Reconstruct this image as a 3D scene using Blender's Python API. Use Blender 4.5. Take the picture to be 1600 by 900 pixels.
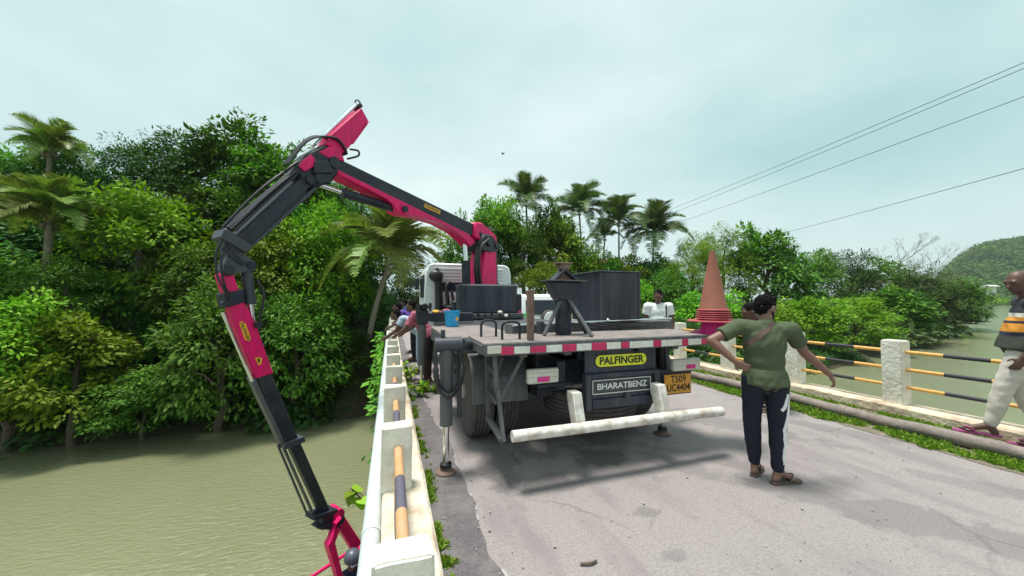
import bpy, bmesh, math, random
import numpy as np
from mathutils import Vector, Matrix, noise
from mathutils.bvhtree import BVHTree

random.seed(7); rng = np.random.default_rng(7)
sc = bpy.context.scene
for o in list(bpy.data.objects): bpy.data.objects.remove(o)
col = sc.collection
R = math.radians

# ------------------------------------------------------------------ camera
# world: X across the bridge, Y along it, Z up; the road surface is z = 0
YAW, PITCH, FPX, EYE = R(18.7), math.atan(18/560), 560.0, Vector((0, 0, 1.65))
cam = bpy.data.objects.new('camera', bpy.data.cameras.new('camera')); col.objects.link(cam); sc.camera = cam
cam.data.sensor_width = 36; cam.data.lens = 36*FPX/1600
cam.data.clip_start = .05; cam.data.clip_end = 6000
cam.location = EYE; cam.rotation_euler = (math.pi/2+PITCH, 0, -YAW)

# ------------------------------------------------------------------ sky, sun, exposure
SUN_DIR = Vector((-.14, .09, 1)).normalized()          # towards the sun
world = bpy.data.worlds.new('World'); sc.world = world; world.use_nodes = True
wn = world.node_tree; wn.nodes.clear()
def wnode(t, **k):
    n = wn.nodes.new(t)
    for a, b in k.items(): setattr(n, a, b)
    return n
sky = wnode('ShaderNodeTexSky', sky_type='NISHITA', sun_disc=False)
sky.sun_elevation = math.asin(SUN_DIR.z); sky.sun_rotation = math.atan2(SUN_DIR.x, SUN_DIR.y)
sky.air_density = 1.0; sky.dust_density = 5.0; sky.ozone_density = 1.0
tc = wnode('ShaderNodeTexCoord')
mp = wnode('ShaderNodeMapping'); mp.inputs['Scale'].default_value = (1.0, 1.0, 2.2)
wn.links.new(tc.outputs['Generated'], mp.inputs['Vector'])
nz = wnode('ShaderNodeTexNoise'); nz.inputs['Scale'].default_value = 1.3; nz.inputs['Detail'].default_value = 5; nz.inputs['Roughness'].default_value = .5
wn.links.new(mp.outputs[0], nz.inputs['Vector'])
rmp = wnode('ShaderNodeValToRGB')                        # thin cloud veil
rmp.color_ramp.elements[0].position = .30; rmp.color_ramp.elements[0].color = (4.3, 6.7, 6.65, 1)
rmp.color_ramp.elements[1].position = .70; rmp.color_ramp.elements[1].color = (8.2, 9.5, 9.35, 1)
wn.links.new(nz.outputs[0], rmp.inputs[0])
mix = wnode('ShaderNodeMixRGB'); mix.inputs[0].default_value = .86
bg = wnode('ShaderNodeBackground'); bg.inputs[1].default_value = .085
out = wnode('ShaderNodeOutputWorld')
wn.links.new(sky.outputs[0], mix.inputs[1]); wn.links.new(rmp.outputs[0], mix.inputs[2])
wn.links.new(mix.outputs[0], bg.inputs[0]); wn.links.new(bg.outputs[0], out.inputs[0])
sun = bpy.data.objects.new('sun', bpy.data.lights.new('sun', 'SUN')); col.objects.link(sun)
sun.data.energy = 3.6; sun.data.angle = R(13); sun.data.color = (1, .96, .88)
sun.rotation_euler = SUN_DIR.to_track_quat('Z', 'Y').to_euler(); sun.location = (0, 0, 40)
sc.view_settings.view_transform = 'Standard'; sc.view_settings.look = 'None'
sc.view_settings.exposure = .44; sc.view_settings.gamma = 1; sc.view_settings.use_curve_mapping = False
try:
    sc.cycles.max_bounces = 6; sc.cycles.transparent_max_bounces = 6
except Exception: pass

# ------------------------------------------------------------------ where a picture point lies in the place
_f = Vector((math.sin(YAW), math.cos(YAW), 0)); _r = Vector((math.cos(YAW), -math.sin(YAW), 0)); _u = Vector((0, 0, 1))
_F = _f*math.cos(PITCH)+_u*math.sin(PITCH); _U = -_f*math.sin(PITCH)+_u*math.cos(PITCH)
def aty(x, y, Y):
    d = _F+_r*((x-800)/FPX)+_U*((450-y)/FPX)
    return EYE+d*(Y/d.y)

# ------------------------------------------------------------------ materials
MATS = {}
def mat(name, c, rough=.6, metal=0., var=.18, vscale=6., bump=.0, bscale=60., dirt=None, dirt_amt=0., dscale=3., spec=.5, c2=None, streak=False):
    """A surface with its own colour, mottling (var / c2), worn or dirty patches (dirt) and fine relief."""
    m = bpy.data.materials.new(name); m.use_nodes = True; nt = m.node_tree
    b = nt.nodes['Principled BSDF']; b.inputs['Roughness'].default_value = rough; b.inputs['Metallic'].default_value = metal
    b.inputs['Specular IOR Level'].default_value = spec
    t = nt.nodes.new('ShaderNodeTexCoord')
    n = nt.nodes.new('ShaderNodeTexNoise'); n.inputs['Scale'].default_value = vscale; n.inputs['Detail'].default_value = 6; n.inputs['Roughness'].default_value = .65
    nt.links.new(t.outputs['Object'], n.inputs['Vector'])
    cr = nt.nodes.new('ShaderNodeValToRGB')
    ca = c2 or tuple(x*(1-var) for x in c); cb = c if c2 else tuple(min(1, x*(1+var)) for x in c)
    cr.color_ramp.elements[0].position = .32; cr.color_ramp.elements[0].color = (*ca, 1)
    cr.color_ramp.elements[1].position = .68; cr.color_ramp.elements[1].color = (*cb, 1)
    nt.links.new(n.outputs[0], cr.inputs[0]); last = cr.outputs[0]
    if dirt:
        d = nt.nodes.new('ShaderNodeTexNoise'); d.inputs['Scale'].default_value = dscale; d.inputs['Detail'].default_value = 8; d.inputs['Roughness'].default_value = .7
        if streak:
            mpn = nt.nodes.new('ShaderNodeMapping'); mpn.inputs['Scale'].default_value = (3, 3, .35)
            nt.links.new(t.outputs['Object'], mpn.inputs[0]); nt.links.new(mpn.outputs[0], d.inputs['Vector'])
        else: nt.links.new(t.outputs['Object'], d.inputs['Vector'])
        dr = nt.nodes.new('ShaderNodeValToRGB'); dr.color_ramp.elements[0].position = .5-.1; dr.color_ramp.elements[1].position = .72
        dr.color_ramp.elements[0].color = (0, 0, 0, 1); dr.color_ramp.elements[1].color = (dirt_amt,)*3+(1,)
        nt.links.new(d.outputs[0], dr.inputs[0])
        mx = nt.nodes.new('ShaderNodeMixRGB'); mx.inputs[2].default_value = (*dirt, 1)
        nt.links.new(dr.outputs[0], mx.inputs[0]); nt.links.new(last, mx.inputs[1]); last = mx.outputs[0]
    nt.links.new(last, b.inputs['Base Color'])
    rr = nt.nodes.new('ShaderNodeMapRange'); rr.inputs[3].default_value = max(.05, rough-.1); rr.inputs[4].default_value = min(1, rough+.12)
    nt.links.new(n.outputs[0], rr.inputs[0]); nt.links.new(rr.outputs[0], b.inputs['Roughness'])
    if bump:
        bn = nt.nodes.new('ShaderNodeTexNoise'); bn.inputs['Scale'].default_value = bscale; bn.inputs['Detail'].default_value = 5
        nt.links.new(t.outputs['Object'], bn.inputs['Vector'])
        bu = nt.nodes.new('ShaderNodeBump'); bu.inputs['Strength'].default_value = bump; bu.inputs['Distance'].default_value = .02
        nt.links.new(bn.outputs[0], bu.inputs['Height']); nt.links.new(bu.outputs[0], b.inputs['Normal'])
    MATS[name] = m; return m

def leaf_mat(name, dark, light, young=(.2, .3, .05), rough=.6, trans=.26):
    m = bpy.data.materials.new(name); m.use_nodes = True; nt = m.node_tree; b = nt.nodes['Principled BSDF']
    at = nt.nodes.new('ShaderNodeAttribute'); at.attribute_name = 'tint'
    oi = nt.nodes.new('ShaderNodeObjectInfo')
    cr = nt.nodes.new('ShaderNodeValToRGB'); e = cr.color_ramp.elements
    e[0].position = 0; e[0].color = (*dark, 1); e[1].position = 1; e[1].color = (*young, 1)
    x = cr.color_ramp.elements.new(.7); x.color = (*light, 1)
    nt.links.new(at.outputs['Fac'], cr.inputs[0])
    hs = nt.nodes.new('ShaderNodeHueSaturation')
    mr = nt.nodes.new('ShaderNodeMapRange'); mr.inputs[3].default_value = .47; mr.inputs[4].default_value = .525
    mv = nt.nodes.new('ShaderNodeMapRange'); mv.inputs[3].default_value = .62; mv.inputs[4].default_value = 1.3
    nt.links.new(oi.outputs['Random'], mr.inputs[0]); nt.links.new(oi.outputs['Random'], mv.inputs[0])
    nt.links.new(mr.outputs[0], hs.inputs['Hue']); nt.links.new(mv.outputs[0], hs.inputs['Value']); nt.links.new(cr.outputs[0], hs.inputs['Color'])
    nt.links.new(hs.outputs[0], b.inputs['Base Color']); b.inputs['Roughness'].default_value = rough; b.inputs['Specular IOR Level'].default_value = .2
    tr = nt.nodes.new('ShaderNodeBsdfTranslucent'); g2 = nt.nodes.new('ShaderNodeMixRGB'); g2.blend_type = 'MULTIPLY'; g2.inputs[0].default_value = 1; g2.inputs[2].default_value = (1.0, 1.25, .45, 1)
    nt.links.new(hs.outputs[0], g2.inputs[1]); nt.links.new(g2.outputs[0], tr.inputs[0])
    ms = nt.nodes.new('ShaderNodeMixShader'); ms.inputs[0].default_value = trans
    o = nt.nodes['Material Output']; nt.links.new(b.outputs[0], ms.inputs[1]); nt.links.new(tr.outputs[0], ms.inputs[2]); nt.links.new(ms.outputs[0], o.inputs[0])
    MATS[name] = m; return m

mat('white_wash', (.84, .82, .74), .85, var=.07, vscale=5, bump=.8, bscale=22, dirt=(.42, .35, .26), dirt_amt=.6, dscale=4.5)
mat('cream_wash', (.74, .62, .48), .85, var=.12, vscale=4, bump=.8, bscale=22, dirt=(.30, .18, .11), dirt_amt=.95, dscale=3.2)
mat('kerb_wash', (.72, .67, .56), .85, var=.12, vscale=4, bump=.8, bscale=22, dirt=(.36, .23, .14), dirt_amt=.95, dscale=3.0)
mat('concrete', (.32, .30, .28), .85, bump=.4, bscale=30)
mat('shoulder', (.125, .112, .122), .85, var=.3, vscale=45, bump=.8, bscale=90, dirt=(.27, .25, .24), dirt_amt=.7, dscale=3)
mat('pipe_white', (.60, .66, .68), .5, var=.06, dirt=(.4, .44, .42), dirt_amt=.6, dscale=4)
mat('pipe_brown', (.25, .21, .19), .8, var=.25, vscale=8, bump=.4, bscale=50, dirt=(.13, .10, .09), dirt_amt=.7)
mat('rail_yellow', (.72, .40, .09), .5, var=.1, vscale=20, dirt=(.5, .3, .18), dirt_amt=.5, dscale=9)
mat('rail_black', (.035, .035, .045), .5, var=.3)
mat('soil', (.07, .05, .03), .95, var=.4, vscale=2, bump=.6, bscale=10, c2=(.03, .035, .012))
mat('hill_ground', (.05, .085, .02), .95, var=.4, vscale=.1, c2=(.03, .05, .012))
mat('bark', (.11, .085, .06), .9, var=.4, vscale=12, bump=.8, bscale=30)
mat('palm_bark', (.2, .17, .13), .9, var=.4, vscale=9, bump=.7, bscale=24)
mat('bare_bark', (.26, .23, .2), .9, var=.3)
mat('steel_dark', (.034, .040, .052), .5, var=.25, vscale=5, dirt=(.17, .15, .13), dirt_amt=.45, dscale=4, streak=True, bump=.08)
mat('steel_grey', (.075, .083, .097), .5, var=.2, vscale=5, dirt=(.22, .19, .16), dirt_amt=.5, dscale=4, streak=True, bump=.08)
mat('tank_paint', (.020, .026, .042), .5, var=.3, vscale=3, dirt=(.11, .11, .125), dirt_amt=.5, dscale=2.2, streak=True)
mat('crane_black', (.014, .018, .032), .42, var=.35, vscale=5, dirt=(.075, .075, .085), dirt_amt=.5, dscale=3.5, bump=.06, spec=.35)
mat('crane_grey', (.05, .057, .075), .45, var=.2, dirt=(.03, .03, .035), dirt_amt=.5, dscale=6)
mat('crane_red', (.82, .004, .150), .4, var=.10, vscale=3, dirt=(.30, .010, .06), dirt_amt=.6, dscale=4.5, streak=True, bump=.05, spec=.35)
mat('hose', (.018, .018, .022), .45, var=.2)
mat('chrome', (.75, .76, .78), .16, metal=1, var=.05)
mat('rubber', (.070, .067, .068), .85, var=.35, vscale=9, bump=.5, bscale=50, dirt=(.12, .10, .085), dirt_amt=.5, dscale=4)
mat('rim', (.40, .37, .35), .6, dirt=(.2, .12, .09), dirt_amt=.6)
mat('plank_deck', (.20, .17, .165), .8, var=.3, vscale=7, bump=.4, dirt=(.33, .28, .26), dirt_amt=.6, dscale=3)
mat('white_paint', (.80, .78, .72), .55, var=.08, dirt=(.30, .22, .16), dirt_amt=.95, dscale=8, bump=.12)
mat('cab_white', (.78, .82, .83), .35, var=.04, dirt=(.5, .5, .48), dirt_amt=.4, dscale=2)
mat('car_white', (.80, .82, .82), .3, var=.03)
mat('car_green', (.12, .50, .14), .35, var=.06)
mat('glass_dark', (.025, .035, .05), .1, var=.2, spec=.35)
mat('tape_red', (.68, .02, .13), .4, var=.15, vscale=20, dirt=(.3, .03, .06), dirt_amt=.5, dscale=12)
mat('tape_white', (.78, .78, .72), .4, var=.06, vscale=20, dirt=(.45, .4, .33), dirt_amt=.5, dscale=12)
mat('lamp_lens', (.70, .68, .60), .3, var=.08, vscale=20, dirt=(.45, .4, .33), dirt_amt=.4)
mat('lamp_red', (.70, .03, .25), .25, var=.1)
mat('badge_yellow', (.72, .75, .04), .4, var=.06)
mat('label_yellow', (.80, .42, .02), .4, var=.08)
mat('ink', (.015, .015, .017), .5, var=.1)
mat('letter_white', (.75, .76, .74), .5, var=.05)
mat('plate_orange', (.78, .36, .03), .45, var=.08, vscale=10, dirt=(.45, .22, .06), dirt_amt=.5)
mat('rust', (.19, .12, .10), .85, var=.35, vscale=10, bump=.3, dirt=(.1, .07, .06), dirt_amt=.5)
mat('cone_orange', (.25, .088, .055), .7, var=.12, vscale=5, dirt=(.20, .075, .045), dirt_amt=.5)
mat('cone_rim', (.40, .045, .075), .6, var=.15, vscale=10, dirt=(.5, .2, .2), dirt_amt=.4)
mat('cone_pink', (.58, .02, .22), .55, var=.12)
mat('bucket_blue', (.02, .34, .68), .4, var=.06)
mat('skin', (.215, .108, .078), .5, var=.1, vscale=8)
mat('skin_dark', (.11, .055, .04), .5, var=.1, vscale=8)
mat('hair', (.005, .004, .005), .85, var=.3, vscale=60, bump=1, bscale=90, spec=.15)
mat('eye', (.02, .015, .012), .2)
mat('olive_shirt', (.070, .092, .048), .9, var=.13, vscale=9, bump=.35, bscale=16)
mat('navy_cloth', (.006, .007, .020), .85, var=.25, vscale=7, bump=.3, bscale=14)
mat('white_cloth', (.76, .77, .76), .85, var=.06, bump=.3, bscale=14)
mat('khaki', (.56, .52, .46), .85, var=.08, vscale=6, bump=.5, bscale=13)
mat('pink_cloth', (.42, .11, .16), .85, var=.3, vscale=28)
mat('purple_cloth', (.10, .05, .30), .85, var=.2)
mat('blue_cloth', (.03, .07, .35), .85, var=.2)
mat('paleblue_cloth', (.38, .45, .58), .85, var=.2)
mat('brown_cloth', (.05, .03, .025), .85, var=.2)
mat('strap_brown', (.10, .055, .05), .7, var=.2)
mat('sandal', (.10, .07, .06), .7, var=.2)
mat('sandal_pink', (.30, .05, .17), .6, var=.1)
mat('helmet_grey', (.10, .12, .16), .35, var=.1)
mat('overall_blue', (.018, .026, .07), .8, var=.2, bump=.3, bscale=14)
mat('roof_tile', (.42, .10, .06), .8, var=.2)
mat('wall_pale', (.70, .70, .66), .8, var=.06)
mat('bird_dark', (.01, .01, .012), .7)
mat('wire', (.03, .03, .04), .6)
leaf_mat('leaf_mid', (.036, .112, .014), (.130, .300, .030), (.27, .41, .055))
leaf_mat('leaf_bright', (.080, .190, .010), (.240, .430, .024), (.37, .50, .06))
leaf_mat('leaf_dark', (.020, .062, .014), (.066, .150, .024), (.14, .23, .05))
leaf_mat('leaf_grey', (.06, .085, .03), (.12, .155, .06), (.22, .23, .11))
leaf_mat('leaf_palm', (.085, .15, .03), (.24, .32, .07), (.50, .48, .15), rough=.4)
leaf_mat('leaf_palm_dark', (.05, .085, .03), (.12, .17, .06), (.27, .28, .12), rough=.4)
leaf_mat('leaf_hill', (.04, .095, .02), (.10, .21, .035), (.20, .30, .05))
leaf_mat('grass_blade', (.08, .16, .015), (.19, .30, .03), (.36, .38, .10))

# striped polo: knitted bands running round the body (print of the cloth)
def bands(name, rows, rough=.85):
    m = bpy.data.materials.new(name); m.use_nodes = True; nt = m.node_tree; b = nt.nodes['Principled BSDF']; b.inputs['Roughness'].default_value = rough
    t = nt.nodes.new('ShaderNodeTexCoord'); s = nt.nodes.new('ShaderNodeSeparateXYZ'); nt.links.new(t.outputs['Object'], s.inputs[0])
    mr = nt.nodes.new('ShaderNodeMapRange'); mr.inputs[1].default_value = rows[0][0]; mr.inputs[2].default_value = rows[-1][0]
    nt.links.new(s.outputs['Z'], mr.inputs[0]); cr = nt.nodes.new('ShaderNodeValToRGB'); cr.color_ramp.interpolation = 'CONSTANT'
    z0, z1 = rows[0][0], rows[-1][0]; el = cr.color_ramp.elements
    for k, (z, c) in enumerate(rows):
        p = (z-z0)/(z1-z0)
        e = el[k] if k < 2 else el.new(p)
        e.position = p; e.color = (*c, 1)
    nt.links.new(mr.outputs[0], cr.inputs[0]); nt.links.new(cr.outputs[0], b.inputs['Base Color'])
    MATS[name] = m
bands('polo', [(0, (.035, .04, .03)), (1.14, (.035, .04, .03)), (1.25, (.03, .03, .05)), (1.30, (.60, .25, .03)), (1.39, (.02, .02, .03)), (1.42, (.60, .25, .03)), (1.46, (.7, .68, .62)), (1.50, (.03, .03, .045)), (1.8, (.03, .03, .04))])

# rail paint: yellow with a black band in the middle of each span (mesh Y runs along the span)
def rail_paint(name, c, dark, dm):
    m = mat(name, c, .6, var=.14, vscale=20, dirt=(.5, .34, .24), dirt_amt=dm, dscale=9); nt = m.node_tree; b = nt.nodes['Principled BSDF']
    src = b.inputs['Base Color'].links[0].from_socket
    t = nt.nodes.new('ShaderNodeTexCoord'); s = nt.nodes.new('ShaderNodeSeparateXYZ'); nt.links.new(t.outputs['Object'], s.inputs[0])
    a = nt.nodes.new('ShaderNodeMath'); a.operation = 'ABSOLUTE'; nt.links.new(s.outputs['Y'], a.inputs[0])
    l = nt.nodes.new('ShaderNodeMath'); l.operation = 'LESS_THAN'; l.inputs[1].default_value = .20; nt.links.new(a.outputs[0], l.inputs[0])
    mx = nt.nodes.new('ShaderNodeMixRGB'); mx.inputs[2].default_value = (*dark, 1)
    nt.links.new(l.outputs[0], mx.inputs[0]); nt.links.new(src, mx.inputs[1]); nt.links.new(mx.outputs[0], b.inputs['Base Color'])
rail_paint('rail_banded', (.72, .40, .09), (.03, .03, .04), .5)
rail_paint('rail_faded', (.56, .31, .13), (.11, .10, .14), .8)

# road: pale worn asphalt, darker worn tracks and wet stains of their own shapes, a broad darker patch beneath the truck
def road_mat():
    m = bpy.data.materials.new('road'); m.use_nodes = True; nt = m.node_tree; b = nt.nodes['Principled BSDF']
    N, L = nt.nodes.new, nt.links.new
    t = N('ShaderNodeTexCoord'); P = t.outputs['Object']
    def nse(scale, det=6, rough=.65, sc_=(1, 1, 1)):
        mpn = N('ShaderNodeMapping'); mpn.inputs['Scale'].default_value = sc_; L(P, mpn.inputs[0])
        n = N('ShaderNodeTexNoise'); n.inputs['Scale'].default_value = scale; n.inputs['Detail'].default_value = det; n.inputs['Roughness'].default_value = rough
        L(mpn.outputs[0], n.inputs['Vector']); return n.outputs[0]
    def ramp(v, a, ca, bb, cb):
        r = N('ShaderNodeValToRGB'); r.color_ramp.elements[0].position = a; r.color_ramp.elements[0].color = ca if len(ca) == 4 else (*ca, 1)
        r.color_ramp.elements[1].position = bb; r.color_ramp.elements[1].color = cb if len(cb) == 4 else (*cb, 1); L(v, r.inputs[0]); return r.outputs[0]
    def mixc(f, a, c, mode='MIX'):
        x = N('ShaderNodeMixRGB'); x.blend_type = mode
        if isinstance(f, float): x.inputs[0].default_value = f
        else: L(f, x.inputs[0])
        L(a, x.inputs[1])
        if isinstance(c, tuple): x.inputs[2].default_value = (*c, 1)
        else: L(c, x.inputs[2])
        return x.outputs[0]
    base = ramp(nse(55, 8), .3, (.225, .194, .194), .7, (.355, .318, .314))
    base = mixc(ramp(nse(1.1, 4, .6, (2.2, .55, 1)), .50, (0, 0, 0), .66, (.55,)*3), base, (.185, .158, .168))
    base = mixc(ramp(nse(160, 3), .57, (0, 0, 0), .68, (.6,)*3), base, (.10, .088, .092))
    base = mixc(ramp(nse(7, 6), .62, (0, 0, 0), .70, (.35,)*3), base, (.15, .13, .135))
    base = mixc(ramp(nse(18, 5, .75), .55, (0, 0, 0), .70, (.45,)*3), base, (.155, .133, .14))
    base = mixc(ramp(nse(26, 5, .8), .60, (0, 0, 0), .74, (.5,)*3), base, (.43, .39, .39))
    vo = N('ShaderNodeTexVoronoi'); vo.feature = 'DISTANCE_TO_EDGE'; vo.inputs['Scale'].default_value = .75; wv = N('ShaderNodeMixRGB'); wv.inputs[0].default_value = .22; L(P, wv.inputs[1]); nn_ = N('ShaderNodeTexNoise'); nn_.inputs['Scale'].default_value = 2.5; nn_.inputs['Detail'].default_value = 7; L(P, nn_.inputs['Vector']); L(nn_.outputs['Color'], wv.inputs[2]); L(wv.outputs[0], vo.inputs['Vector'])
    ck = ramp(vo.outputs['Distance'], .003, (1, 1, 1), .011, (0, 0, 0)); ckm = N('ShaderNodeMixRGB'); ckm.blend_type = 'MULTIPLY'; ckm.inputs[0].default_value = 1; L(ck, ckm.inputs[1]); L(ramp(nse(.9, 3), .47, (0, 0, 0), .60, (.4,)*3), ckm.inputs[2])
    base = mixc(ckm.outputs[0], base, (.085, .075, .078))
    warp = nse(3.2, 7, .7)
    mask = None
    # (x, y, half-length along, half-width, angle of the long axis from +X)
    for cx, cy, a_, b_, ang, amt in [(3.7, 1.65, 1.2, .24, -52, .55), (2.1, 3.3, .24, .30, 80, .9), (1.05, 3.5, .20, .65, -8, .55), (1.4, 3.0, .3, .2, 0, .45), (4.3, 3.7, 1.1, .26, -62, .55),
                                (5.0, 1.6, .5, .16, -60, .4), (1.9, 2.35, .12, .07, 0, .55), (2.75, 2.9, .5, .16, -58, .5), (3.3, 2.75, .6, .15, -60, .5), (1.75, 1.9, .1, .06, 0, .5), (5.3, 3.1, .9, .16, -66, .45), (2.4, 5.2, 1.5, 1.9, 0, .55)]:  # last entry: broad darker, smoother patch of road beneath the truck bed
        mpn = N('ShaderNodeMapping'); mpn.vector_type = 'TEXTURE'; mpn.inputs['Location'].default_value = (cx, cy, 0); mpn.inputs['Rotation'].default_value = (0, 0, R(ang)); mpn.inputs['Scale'].default_value = (a_, b_, 1)
        L(P, mpn.inputs[0]); ln = N('ShaderNodeVectorMath'); ln.operation = 'LENGTH'; L(mpn.outputs[0], ln.inputs[0])
        s1 = N('ShaderNodeMath'); s1.operation = 'MULTIPLY_ADD'; s1.inputs[1].default_value = 3.4; s1.inputs[2].default_value = -1.7; L(warp, s1.inputs[0])
        s2 = N('ShaderNodeMath'); s2.operation = 'ADD'; L(ln.outputs['Value'], s2.inputs[0]); L(s1.outputs[0], s2.inputs[1])
        mr = N('ShaderNodeMapRange'); mr.inputs[1].default_value = .75; mr.inputs[2].default_value = 1.1; mr.inputs[3].default_value = amt; mr.inputs[4].default_value = 0; L(s2.outputs[0], mr.inputs[0])
        if mask is None: mask = mr.outputs[0]
        else:
            mxn = N('ShaderNodeMath'); mxn.operation = 'MAXIMUM'; L(mask, mxn.inputs[0]); L(mr.outputs[0], mxn.inputs[1]); mask = mxn.outputs[0]
    mm = N('ShaderNodeMath'); mm.operation = 'MULTIPLY'; mm.inputs[1].default_value = .72; L(mask, mm.inputs[0])
    base = mixc(mm.outputs[0], base, (.095, .085, .09))
    L(base, b.inputs['Base Color'])
    rr = N('ShaderNodeMapRange'); rr.inputs[3].default_value = .85; rr.inputs[4].default_value = .5; L(mask, rr.inputs[0]); L(rr.outputs[0], b.inputs['Roughness'])
    bu = N('ShaderNodeBump'); bu.inputs['Strength'].default_value = .55; bu.inputs['Distance'].default_value = .01; L(nse(120, 4), bu.inputs['Height']); L(bu.outputs[0], b.inputs['Normal'])
    MATS['road'] = m
road_mat()

def water_mat():
    m = bpy.data.materials.new('river_water'); m.use_nodes = True; nt = m.node_tree; b = nt.nodes['Principled BSDF']; N, L = nt.nodes.new, nt.links.new
    t = N('ShaderNodeTexCoord')
    n = N('ShaderNodeTexNoise'); n.inputs['Scale'].default_value = .09; n.inputs['Detail'].default_value = 4; L(t.outputs['Object'], n.inputs['Vector'])
    r = N('ShaderNodeValToRGB'); r.color_ramp.elements[0].position = .3; r.color_ramp.elements[0].color = (.182, .192, .105, 1); r.color_ramp.elements[1].position = .7; r.color_ramp.elements[1].color = (.226, .238, .138, 1)
    L(n.outputs[0], r.inputs[0]); L(r.outputs[0], b.inputs['Base Color']); b.inputs['Roughness'].default_value = .07; b.inputs['IOR'].default_value = 1.4; b.inputs['Specular IOR Level'].default_value = .5
    mp_ = N('ShaderNodeMapping'); mp_.inputs['Scale'].default_value = (1, 2.4, 1); mp_.inputs['Rotation'].default_value = (0, 0, R(28)); L(t.outputs['Object'], mp_.inputs[0])
    n1 = N('ShaderNodeTexNoise'); n1.inputs['Scale'].default_value = 3.2; n1.inputs['Detail'].default_value = 5; n1.inputs['Roughness'].default_value = .6; L(mp_.outputs[0], n1.inputs['Vector'])
    bu = N('ShaderNodeBump'); bu.inputs['Strength'].default_value = .6; bu.inputs['Distance'].default_value = .12; L(n1.outputs[0], bu.inputs['Height']); L(bu.outputs[0], b.inputs['Normal'])
    MATS['river_water'] = m
water_mat()

# ------------------------------------------------------------------ helpers
def link(name, me, m=None, parent=None):
    o = bpy.data.objects.new(name, me); col.objects.link(o)
    if m is not None and me is not None and not me.materials: me.materials.append(MATS[m] if isinstance(m, str) else m)
    if parent is not None: attach(o, parent)
    return o
def wloc(o):
    v = Vector(o.location)
    while o.parent is not None and o.get('rooted') is None and False: o = o.parent
    return v
def attach(o, parent):
    o.parent = parent
    if parent.type == 'EMPTY': o.matrix_parent_inverse = Matrix.Translation(-Vector(parent.location))
    else: o.matrix_parent_inverse = Matrix.Identity(4)
def tag(o, label, cat, group=None, kind=None):
    if label: o['label'] = label
    if cat: o['category'] = cat
    if group: o['group'] = group
    if kind: o['kind'] = kind
    return o
def thing(name, loc, label, cat, group=None):
    o = bpy.data.objects.new(name, None); col.objects.link(o); o.location = loc; o.empty_display_size = .2
    return tag(o, label, cat, group)

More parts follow.
